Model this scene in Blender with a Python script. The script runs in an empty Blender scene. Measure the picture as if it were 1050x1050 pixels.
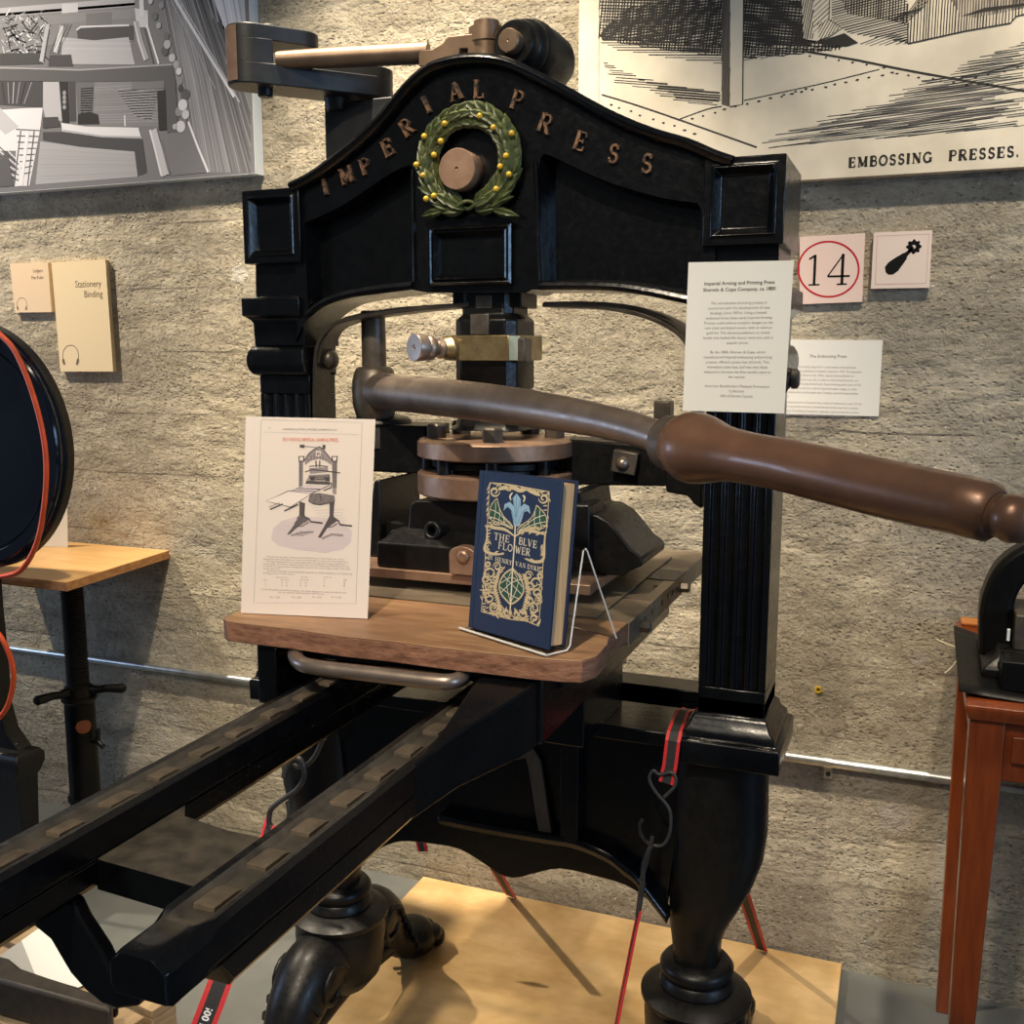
import bpy, bmesh, math, random
import numpy as np
from mathutils import Vector, Matrix
from mathutils.geometry import tessellate_polygon
random.seed(7)
SC = bpy.context.scene
COL = SC.collection

# ------------------------------------------------------------------ camera
CAM = Vector((0, 0, 1.25)); FPX = 1050.0
TH = math.radians(8.8); PS = math.radians(21.7)
FW = Vector((-math.sin(PS)*math.cos(TH), math.cos(PS)*math.cos(TH), -math.sin(TH)))
RT = Vector((math.cos(PS), math.sin(PS), 0)); UP = RT.cross(FW)
cd = bpy.data.cameras.new('camera'); cam = bpy.data.objects.new('camera', cd); COL.objects.link(cam)
cd.sensor_fit = 'HORIZONTAL'; cd.sensor_width = 36; cd.lens = 36*FPX/1050; cd.clip_start = 0.02
cam.matrix_world = Matrix(((RT.x, UP.x, -FW.x, CAM.x), (RT.y, UP.y, -FW.y, CAM.y), (RT.z, UP.z, -FW.z, CAM.z), (0, 0, 0, 1)))
SC.camera = cam

# ------------------------------------------------------------------ light
SC.view_settings.view_transform = 'Standard'; SC.view_settings.look = 'None'
SC.view_settings.gamma = 1; SC.view_settings.use_curve_mapping = False
SC.view_settings.exposure = 0.62
w = bpy.data.worlds.new('world'); SC.world = w; w.use_nodes = True
w.node_tree.nodes['Background'].inputs[0].default_value = (0.82, 0.9, 1.0, 1)
w.node_tree.nodes['Background'].inputs[1].default_value = 0.06

def lamp(kind, name, loc, target, energy, color, **kw):
    l = bpy.data.lights.new(name, kind); l.energy = energy; l.color = color
    for k, v in kw.items(): setattr(l, k, v)
    o = bpy.data.objects.new(name, l); COL.objects.link(o); o.location = loc
    o.rotation_euler = (Vector(target)-Vector(loc)).to_track_quat('-Z', 'Y').to_euler()
    return o
WARM = (1.0, 0.85, 0.64)
for i, (x, y, tx, tz, e) in enumerate([(-2.95, 1.3, -1.8, 1.1, 240), (-0.95, 1.2, -0.95, 1.15, 330), (0.3, 1.2, 0.22, 1.3, 110)]):
    lamp('SPOT', 'track_light', (x, y, 3.0), (tx, 1.95, tz), e, WARM, spot_size=math.radians(54), spot_blend=1.0, shadow_soft_size=0.035)
lamp('SPOT', 'track_light', (-0.35, -0.5, 3.1), (-0.62, 1.2, 0.95), 175, WARM, spot_size=math.radians(40), spot_blend=0.9, shadow_soft_size=0.05)
lamp('AREA', 'fill_light', (-0.6, -1.2, 3.1), (-0.6, 1.2, 0.8), 10, (1.0, 0.9, 0.75), size=1.2)  # added warm fill from the camera side, not a known fitting
lamp('AREA', 'window_light', (-3.9, 0.62, 1.1), (-0.3, 1.0, 1.1), 10, (0.45, 0.64, 1.0), shape='RECTANGLE', size=0.7, size_y=0.7)
lamp('AREA', 'window_light', (3.2, -0.1, 1.7), (-0.6, 1.4, 1.2), 27, (0.42, 0.66, 1.0), shape='RECTANGLE', size=0.6, size_y=1.2)

# ------------------------------------------------------------------ helpers
def ray(x, y): return FW + RT*((x-525)/FPX) - UP*((y-525)/FPX)
def PX(p, Y=None, Z=None, X=None):
    """world point on the plane Y=, Z= or X= that photo pixel p looks at"""
    d = ray(*p)
    t = (Y-CAM.y)/d.y if Y is not None else (Z-CAM.z)/d.z if Z is not None else (X-CAM.x)/d.x
    return CAM + d*t

def nodes(name):
    m = bpy.data.materials.new(name); m.use_nodes = True
    nt = m.node_tree; b = nt.nodes['Principled BSDF']
    return m, nt, b
def mk(nt, t, **kw):
    n = nt.nodes.new(t)
    for k, v in kw.items():
        if k.startswith('i_'):
            n.inputs[k[2:]].default_value = v
        else: setattr(n, k, v)
    return n
def coords(nt, scale=(1, 1, 1)):
    tc = mk(nt, 'ShaderNodeNewGeometry'); mp = mk(nt, 'ShaderNodeMapping')
    mp.inputs['Scale'].default_value = scale
    nt.links.new(tc.outputs['Position'], mp.inputs['Vector']); return mp.outputs['Vector']
def ramp(nt, fac, stops):
    r = mk(nt, 'ShaderNodeValToRGB'); el = r.color_ramp.elements
    while len(el) < len(stops): el.new(0.5)
    for e, (p, c) in zip(el, stops): e.position = p; e.color = (*c, 1) if len(c) == 3 else c
    nt.links.new(fac, r.inputs[0]); return r.outputs[0]
def noise(nt, vec, scale, detail=4, rough=0.6):
    n = mk(nt, 'ShaderNodeTexNoise'); n.inputs['Scale'].default_value = scale; n.inputs['Detail'].default_value = detail
    n.inputs['Roughness'].default_value = rough; nt.links.new(vec, n.inputs['Vector']); return n.outputs['Fac']
def bump(nt, b, h, strength=0.3, dist=0.002, prev=None):
    n = mk(nt, 'ShaderNodeBump'); n.inputs['Strength'].default_value = strength; n.inputs['Distance'].default_value = dist
    nt.links.new(h, n.inputs['Height'])
    if prev: nt.links.new(prev, n.inputs['Normal'])
    nt.links.new(n.outputs[0], b.inputs['Normal']); return n.outputs[0]
def mixc(nt, fac, a, b_, blend='MIX'):
    n = mk(nt, 'ShaderNodeMix', data_type='RGBA', blend_type=blend)
    for sock, v in ((n.inputs[0], fac), (n.inputs[6], a), (n.inputs[7], b_)):
        if isinstance(v, (int, float)): sock.default_value = v
        elif isinstance(v, tuple): sock.default_value = (*v, 1)
        else: nt.links.new(v, sock)
    return n.outputs[2]

def simple(name, c1, c2=None, rough=0.5, metal=0.0, scale=30, vscale=(1, 1, 1), bstr=0.0, bdist=0.001, coat=0.0, rough2=None, lo=0.35, hi=0.65, spec=0.5):
    m, nt, b = nodes(name)
    c2 = c2 or tuple(v*0.8 for v in c1)
    v = coords(nt, vscale); f = noise(nt, v, scale)
    nt.links.new(ramp(nt, f, [(lo, c1), (hi, c2)]), b.inputs['Base Color'])
    b.inputs['Roughness'].default_value = rough; b.inputs['Metallic'].default_value = metal
    b.inputs['Coat Weight'].default_value = coat; b.inputs['Specular IOR Level'].default_value = spec
    if rough2 is not None:
        f2 = noise(nt, v, scale*2.3)
        nt.links.new(ramp(nt, f2, [(0.3, (rough,)*3), (0.7, (rough2,)*3)]), b.inputs['Roughness'])
    if bstr: bump(nt, b, noise(nt, v, scale*1.7, 5), bstr, bdist)
    return m

MAT = {}
MAT['black'] = simple('black_paint', (0.0018, 0.0022, 0.003), (0.0035, 0.004, 0.005), 0.17, 0, 40, (1, 1, 1), 0.3, 0.0015, rough2=0.28, spec=0.4)
MAT['satin'] = simple('satin_black_iron', (0.004, 0.004, 0.0044), (0.0075, 0.0072, 0.007), 0.30, 0, 60, (1, 1, 1), 0.25, 0.001, rough2=0.48, spec=0.3)
MAT['dusty'] = simple('dusty_black_iron', (0.025, 0.022, 0.018), (0.075, 0.063, 0.047), 0.55, 0, 34, (1, 1, 1), 0.4, 0.001)
MAT['chip'] = simple('worn_brown_iron', (0.06, 0.047, 0.033), (0.125, 0.095, 0.063), 0.6, 0, 60, (1, 1, 1), 0.4, 0.001)
MAT['gunmetal'] = simple('blued_steel', (0.022, 0.024, 0.027), (0.034, 0.035, 0.037), 0.42, 0.3, 30, (1, 1, 1), 0.15, 0.001)
MAT['steel'] = simple('brown_steel', (0.36, 0.29, 0.24), (0.29, 0.23, 0.19), 0.3, 0.78, 18, (1, 1, 1), 0.12, 0.001, rough2=0.45)
MAT['grip'] = simple('worn_bronze_grip', (0.20, 0.105, 0.064), (0.15, 0.08, 0.05), 0.3, 0.4, 18, (1, 1, 1), 0.12, 0.001, coat=0.2, rough2=0.42)
MAT['copper'] = simple('copper_brown', (0.42, 0.27, 0.185), (0.30, 0.18, 0.12), 0.42, 0.6, 40, (1, 1, 1), 0.1, 0.0006)
MAT['letter'] = simple('worn_copper_letter', (0.30, 0.16, 0.085), (0.05, 0.04, 0.034), 0.45, 0.4, 130, (1, 1, 1), 0.4, 0.001, lo=0.45, hi=0.62)
MAT['brass'] = simple('aged_brass', (0.38, 0.30, 0.16), (0.24, 0.18, 0.09), 0.38, 0.75, 40, (1, 1, 1), 0.1, 0.0006)
MAT['bare'] = simple('bare_iron', (0.15, 0.125, 0.10), (0.085, 0.07, 0.058), 0.45, 0.55, 40, (1, 1, 1), 0.2, 0.001)
MAT['spring'] = simple('spring_steel', (0.10, 0.085, 0.068), (0.05, 0.043, 0.036), 0.4, 0.6, 30, (1, 1, 1), 0.1, 0.001)
MAT['bedsteel'] = simple('dusty_bed_steel', (0.22, 0.175, 0.12), (0.14, 0.108, 0.075), 0.5, 0.3, 14, (1, 3, 1), 0.1, 0.0006)
MAT['leaf'] = simple('green_leaf_paint', (0.036, 0.050, 0.014), (0.085, 0.10, 0.034), 0.42, 0, 90, (1, 1, 1), 0.2, 0.0006)
MAT['berry'] = simple('yellow_berry_paint', (0.62, 0.40, 0.025), (0.42, 0.25, 0.015), 0.35, 0, 120)
MAT['navy'] = simple('navy_gloss', (0.0025, 0.005, 0.012), (0.003, 0.007, 0.017), 0.12, 0, 6, (1, 1, 1), 0.02, 0.001)
MAT['orange'] = simple('orange_cable', (0.75, 0.10, 0.03), (0.6, 0.08, 0.02), 0.4, 0, 30)
MAT['redcherry'] = simple('cherry_stained_wood', (0.235, 0.048, 0.010), (0.165, 0.032, 0.007), 0.28, 0, 16, (6, 6, 0.7), 0.08, 0.0005, coat=0.3)
MAT['orangewood'] = simple('orange_wood', (0.52, 0.19, 0.035), (0.42, 0.14, 0.025), 0.3, 0, 16, (1, 8, 8), 0.05, 0.0005)
MAT['matblack'] = simple('black_mat', (0.003, 0.0032, 0.0035), (0.005, 0.0053, 0.0056), 0.4, 0, 60, spec=0.22)
MAT['galv'] = simple('galvanised_conduit', (0.62, 0.63, 0.6), (0.42, 0.43, 0.41), 0.3, 0.85, 30, (1, 1, 1))
MAT['webbing'] = simple('black_webbing', (0.03, 0.03, 0.032), (0.012, 0.012, 0.013), 0.7, 0, 500)
MAT['redweb'] = simple('red_webbing', (0.75, 0.035, 0.04), (0.42, 0.015, 0.02), 0.6, 0, 700)
MAT['hook'] = simple('coated_hook', (0.03, 0.03, 0.03), (0.05, 0.05, 0.05), 0.45, 0.2, 60)
MAT['gapstrip'] = simple('gap_strip_brown', (0.10, 0.07, 0.042), (0.065, 0.045, 0.028), 0.9, 0, 20, (8, 8, 1))  # brown of the wall glimpsed through the base, worn by the added strip
MAT['softwood'] = simple('pale_pine', (0.46, 0.33, 0.19), (0.32, 0.22, 0.12), 0.6, 0, 14, (3, 1, 9), 0.2, 0.001)

def grid_wood(name, ca, cb, cc, vs, rough, scale=5, bstr=0.15, extra=None):
    m, nt, b = nodes(name); v = coords(nt, vs)
    f = noise(nt, v, scale, 8, 0.65); c = ramp(nt, f, [(0.3, ca), (0.52, cb), (0.72, cc)])
    f2 = noise(nt, coords(nt), 6, 3); c = mixc(nt, ramp(nt, f2, [(0.4, (0, 0, 0)), (0.75, (1, 1, 1))]), c, extra or tuple(x*0.7 for x in cb))
    nt.links.new(c, b.inputs['Base Color']); b.inputs['Roughness'].default_value = rough
    bump(nt, b, f, bstr, 0.002); return m
MAT['board'] = grid_wood('worn_bed_board', (0.20, 0.105, 0.055), (0.36, 0.20, 0.10), (0.46, 0.29, 0.16), (3, 14, 14), 0.48, 4, 0.2, (0.26, 0.14, 0.08))
MAT['boardedge'] = grid_wood('rough_board_edge', (0.10, 0.04, 0.022), (0.30, 0.14, 0.08), (0.42, 0.22, 0.13), (9, 9, 26), 0.6, 5, 1.0)
MAT['shelf'] = grid_wood('yellow_plywood', (0.55, 0.31, 0.11), (0.64, 0.38, 0.15), (0.70, 0.44, 0.19), (2, 14, 14), 0.42, 3, 0.05)
MAT['shelfedge'] = grid_wood('raw_plywood_edge', (0.25, 0.10, 0.03), (0.42, 0.20, 0.07), (0.55, 0.33, 0.15), (14, 14, 60), 0.6, 3, 0.3)
MAT['ply'] = grid_wood('varnished_floor_plywood', (0.62, 0.39, 0.16), (0.76, 0.52, 0.25), (0.82, 0.58, 0.30), (2, 5, 5), 0.45, 3, 0.05, (0.42, 0.25, 0.09))

INK = {}
def ink(c, rough=0.7):
    k = tuple(round(x, 3) for x in c)
    if k not in INK:
        INK[k] = simple('print_%02d_%02d_%02d' % tuple(int(x*99) for x in k), k, k, rough, 0, 10, spec=0.2)
    return INK[k]
def gray(g): g = round(g*24)/24; return ink((g*0.84, g*0.845, g*0.92), 0.35)

WORLD = {}
class M:
    """collects polygons and links them as one mesh object"""
    def __init__(s): s.v = []; s.f = []; s.mi = []; s.cur = 0
    def add(s, verts, faces, mi=None):
        o = len(s.v); s.v += [tuple(p) for p in verts]
        for f in faces: s.f.append([i+o for i in f]); s.mi.append(s.cur if mi is None else mi)
        return s
    def box(s, x0, x1, y0, y1, z0, z1, mi=None, R=None):
        vs = [Vector((x, y, z)) for x in (x0, x1) for y in (y0, y1) for z in (z0, z1)]
        if R is not None: vs = [R @ v for v in vs]
        return s.add(vs, [(0, 1, 3, 2), (4, 6, 7, 5), (0, 4, 5, 1), (2, 3, 7, 6), (0, 2, 6, 4), (1, 5, 7, 3)], mi)
    def loft(s, rings, cap=True, mi=None, closed=True):
        n = len(rings[0]); vs = [p for r in rings for p in r]; fs = []
        for i in range(len(rings)-1):
            for j in range(n if closed else n-1):
                k = (j+1) % n; fs.append((i*n+j, i*n+k, (i+1)*n+k, (i+1)*n+j))
        if cap: fs.append(tuple(range(n))[::-1]); fs.append(tuple((len(rings)-1)*n+j for j in range(n)))
        return s.add(vs, fs, mi)
    def prism(s, pts, y0, y1, axis='Y', mi=None):
        def pt(a, b, c): return (a, c, b) if axis == 'Y' else (a, b, c) if axis == 'Z' else (c, a, b)
        return s.loft([[pt(a, b, y0) for a, b in pts], [pt(a, b, y1) for a, b in pts]], True, mi)
    def stack(s, x0, x1, y0, y1, prof, mi=None, k=(1, 1, 1, 1)):
        return s.loft([[(x0-d*k[0], y0-d*k[2], z), (x1+d*k[1], y0-d*k[2], z), (x1+d*k[1], y1+d*k[3], z), (x0-d*k[0], y1+d*k[3], z)] for z, d in prof], True, mi)
    def lathe(s, prof, o=(0, 0, 0), ax=(0, 0, 1), seg=32, mi=None, ell=1.0):
        ax = Vector(ax).normalized(); q = ax.to_track_quat('Z', 'Y').to_matrix(); o = Vector(o); R = []
        for z, r in prof: R.append([o + q @ Vector((r*math.cos(2*math.pi*j/seg), ell*r*math.sin(2*math.pi*j/seg), z)) for j in range(seg)])
        return s.loft(R, True, mi)
    def tube(s, pts, rad, seg=12, mi=None, flat=1.0, up=None):
        P_ = [Vector(p) for p in pts]; n = len(P_)
        rad = rad if isinstance(rad, (list, tuple)) else [rad]*n
        u = None; R = []
        for i in range(n):
            t = (P_[min(i+1, n-1)]-P_[max(i-1, 0)]).normalized()
            if u is None:
                u = Vector(up) if up is not None else (Vector((0, 0, 1)) if abs(t.z) < 0.9 else Vector((0, 1, 0)))
            u = (u - t*u.dot(t)).normalized(); b = t.cross(u)
            R.append([P_[i] + (u*math.cos(2*math.pi*j/seg) + b*math.sin(2*math.pi*j/seg)*flat)*rad[i] for j in range(seg)])
        return s.loft(R, True, mi)
    def ball(s, c, r, sc=(1, 1, 1), seg=16, mi=None, R=None):
        rings = []; k = seg//2
        for i in range(1, k):
            a = math.pi*i/k
            ring = [Vector((math.sin(a)*math.cos(2*math.pi*j/seg)*sc[0], math.sin(a)*math.sin(2*math.pi*j/seg)*sc[1], -math.cos(a)*sc[2]))*r for j in range(seg)]
            if R is not None: ring = [R @ p for p in ring]
            rings.append([Vector(c)+p for p in ring])
        return s.loft(rings, True, mi)
    def plate(s, outer, holes, y0, y1, back_outer=None, back_holes=None, mi=None):
        """front plate in X-Z with holes, front at y0, back at y1; hole walls may slope"""
        loops = [outer]+holes; bl = [back_outer or outer]+(back_holes or holes)
        flat = [p for l in loops for p in l]
        tri = tessellate_polygon([[Vector((p[0], p[1], 0)) for p in l] for l in loops])
        vs = [(p[0], y0, p[1]) for p in flat]; n = len(vs)
        vs += [(p[0], y1, p[1]) for l in bl for p in l]
        fs = [tuple(t) for t in tri]; o = 0
        for l in loops:
            for j in range(len(l)):
                k = (j+1) % len(l); fs.append((o+j, o+k, n+o+k, n+o+j))
            o += len(l)
        return s.add(vs, fs, mi)
    def build(s, name, mats, parent=None, smooth=35, bevel=0, origin=None, seg=2, sub=0):
        if not isinstance(mats, (list, tuple)): mats = [mats]
        a = np.array(s.v, float)
        o = Vector(origin) if origin is not None else Vector((a.min(0)+a.max(0))/2)
        me = bpy.data.meshes.new(name)
        me.from_pydata([tuple(Vector(v)-o) for v in s.v], [], s.f)
        for m in mats: me.materials.append(MAT[m] if isinstance(m, str) else m)
        for p, i in zip(me.polygons, s.mi): p.material_index = i
        bm = bmesh.new(); bm.from_mesh(me)
        if smooth is not None and len(bm.faces) < 30000:
            bmesh.ops.recalc_face_normals(bm, faces=bm.faces)
        bm.to_mesh(me); bm.free()
        if smooth is not None:
            for p in me.polygons: p.use_smooth = True
            me.set_sharp_from_angle(angle=math.radians(smooth))
        ob = bpy.data.objects.new(name, me); COL.objects.link(ob)
        WORLD[ob.name] = o
        if parent is not None: ob.parent = parent; ob.location = o - WORLD[parent.name]
        else: ob.location = o
        if bevel:
            b = ob.modifiers.new('bevel', 'BEVEL'); b.width = bevel; b.segments = seg; b.limit_method = 'ANGLE'; b.angle_limit = math.radians(40)
            b.harden_normals = False
        if sub:
            b = ob.modifiers.new('sub', 'SUBSURF'); b.levels = sub; b.render_levels = sub
        return ob

def thing(name, loc, label, cat, group=None):
    o = bpy.data.objects.new(name, None); COL.objects.link(o); o.location = loc; o.empty_display_size = 0.05
    WORLD[o.name] = Vector(loc); return tag(o, label, cat, group)
def tag(o, label, cat, group=None):
    o['label'] = label; o['category'] = cat
    if group: o['group'] = group
    return o
def lab(o, s): o['label'] = s; return o
def struct(o): o['kind'] = 'structure'; return o

def smoothpath(pts, n=6):
    """Catmull-Rom through pts (any dimension)"""
    P_ = [np.array(p, float) for p in pts]; out = []
    for i in range(len(P_)-1):
        a, b, c, d = P_[max(i-1, 0)], P_[i], P_[i+1], P_[min(i+2, len(P_)-1)]
        for k in range(n):
            t = k/n; out.append(tuple(0.5*((2*b)+(c-a)*t+(2*a-5*b+4*c-d)*t*t+(3*b-a-3*c+d)*t**3)))
    out.append(tuple(P_[-1])); return out

class Face:
    """a flat printed surface: local u,v in metres, drawn on in thin layers of ink"""
    def __init__(s, o, ux, uy):
        s.o = Vector(o); s.ux = Vector(ux).normalized(); uy = Vector(uy); s.uy = (uy-s.ux*uy.dot(s.ux)).normalized()
        s.n = s.ux.cross(s.uy); s.m = M(); s.mats = []; s.L = 0.00012
        if s.n.dot(CAM-s.o) < 0: s.n = -s.n
    def mi(s, mat):
        if mat not in s.mats: s.mats.append(mat)
        return s.mats.index(mat)
    def w(s, u, v, h=0.0): return s.o+s.ux*u+s.uy*v+s.n*h
    def px(s, x, y):
        d = ray(x, y); t = (s.o-CAM).dot(s.n)/d.dot(s.n); p = CAM+d*t-s.o
        return (p.dot(s.ux), p.dot(s.uy))
    def pxs(s, pts): return [s.px(*p) for p in pts]
    def slab(s, u0, u1, v0, v1, th, mat):
        c = [(u0, v0), (u1, v0), (u1, v1), (u0, v1)]
        s.m.loft([[s.w(a, b, -th) for a, b in c], [s.w(a, b, 0) for a, b in c]], True, s.mi(mat))
    def poly(s, pts, mat, L=1, uv=True):
        if not uv: pts = s.pxs(pts)
        if len(pts) > 4:
            tri = tessellate_polygon([[Vector((a, b, 0)) for a, b in pts]])
        else: tri = [tuple(range(len(pts)))]
        s.m.add([s.w(a, b, s.L*L) for a, b in pts], [tuple(t) for t in tri], s.mi(mat))
    def line(s, pts, wd, mat, L=2):
        """polyline of width wd (metres) (or list of widths)"""
        n = len(pts); ws = wd if isinstance(wd, (list, tuple)) else [wd]*n
        P_ = [Vector((a, b)) for a, b in pts]; l = []; r = []
        for i in range(n):
            t = P_[min(i+1, n-1)]-P_[max(i-1, 0)]
            if t.length < 1e-9: t = Vector((1, 0))
            t.normalize(); q = Vector((-t.y, t.x))*ws[i]/2
            l.append(P_[i]+q); r.append(P_[i]-q)
        vs = [s.w(*p, s.L*L) for p in l]+[s.w(*p, s.L*L) for p in r]
        s.m.add(vs, [(i, i+1, n+i+1, n+i) for i in range(n-1)], s.mi(mat))
    def disc(s, c, r, mat, L=2, r2=None, seg=20):
        if r2 is None: s.poly([(c[0]+r*math.cos(2*math.pi*j/seg), c[1]+r*math.sin(2*math.pi*j/seg)) for j in range(seg)], mat, L)
        else: s.line([(c[0]+(r+r2)/2*math.cos(2*math.pi*j/seg), c[1]+(r+r2)/2*math.sin(2*math.pi*j/seg)) for j in range(seg+1)], abs(r-r2), mat, L)
    def hatch(s, pts, ang, sp, wd, mat, L=2, jit=0.15, skip=0.0, rag=0.0):
        """engraver's parallel lines clipped to a polygon (u,v)"""
        c, sn = math.cos(ang), math.sin(ang)
        Q = [(a*c+b*sn, -a*sn+b*c) for a, b in pts]; y = min(q[1] for q in Q)+sp*0.5; ymax = max(q[1] for q in Q)
        while y < ymax:
            xs = []
            for i in range(len(Q)):
                (x0, y0), (x1, y1) = Q[i], Q[(i+1) % len(Q)]
                if (y0 <= y) != (y1 <= y): xs.append(x0+(y-y0)/(y1-y0)*(x1-x0))
            xs.sort()
            for a, b in zip(xs[::2], xs[1::2]):
                if random.random() < skip: continue
                ln = b-a; a += random.random()*rag*ln; b -= random.random()*rag*ln
                if b-a > sp: s.line([(a*c-y*sn, a*sn+y*c), (b*c-y*sn, b*sn+y*c)], wd*(0.7+0.6*random.random()), mat, L)
            y += sp*(1+jit*(random.random()-0.5)*2)
    def text(s, st, u, v, size, mat, L=2, align='LEFT', ang=0, sx=1.0, bold=0.0):
        """plain small lettering from the built-in font; size = capital height in metres"""
        cu = bpy.data.curves.new('t', 'FONT'); cu.body = st; cu.size = 1; cu.resolution_u = 2; cu.align_x = align; cu.offset = bold
        ob = bpy.data.objects.new('t', cu); COL.objects.link(ob); dg = bpy.context.evaluated_depsgraph_get()
        me = ob.evaluated_get(dg).to_mesh(); k = size/0.69; c, sn = math.cos(ang), math.sin(ang)
        vs = [s.w(u+(p.co.x*c*sx-p.co.y*sn)*k, v+(p.co.x*sn*sx+p.co.y*c)*k, s.L*L) for p in me.vertices]
        s.m.add(vs, [tuple(f.vertices) for f in me.polygons], s.mi(mat))
        ob.evaluated_get(dg).to_mesh_clear(); bpy.data.objects.remove(ob); bpy.data.curves.remove(cu)
    def caps(s, st, u, v, h, mat, L=2, ang=0, sp=0.16, align='LEFT', wt=1.0):
        """serifed capitals"""
        wd = sum(GW.get(ch, 0.7)+sp for ch in st)-sp; x = -wd/2 if align == 'CENTER' else -wd if align == 'RIGHT' else 0
        c, sn = math.cos(ang), math.sin(ang)
        for ch in st:
            for pl, t in GL.get(ch, []):
                s.line([(u+((x+a)*c-b*sn)*h, v+((x+a)*sn+b*c)*h) for a, b in pl], t*h*wt, mat, L)
            x += GW.get(ch, 0.45)+sp
    def build(s, name, parent=None, origin=None):
        return s.m.build(name, s.mats, parent, None, 0, origin)

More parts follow.
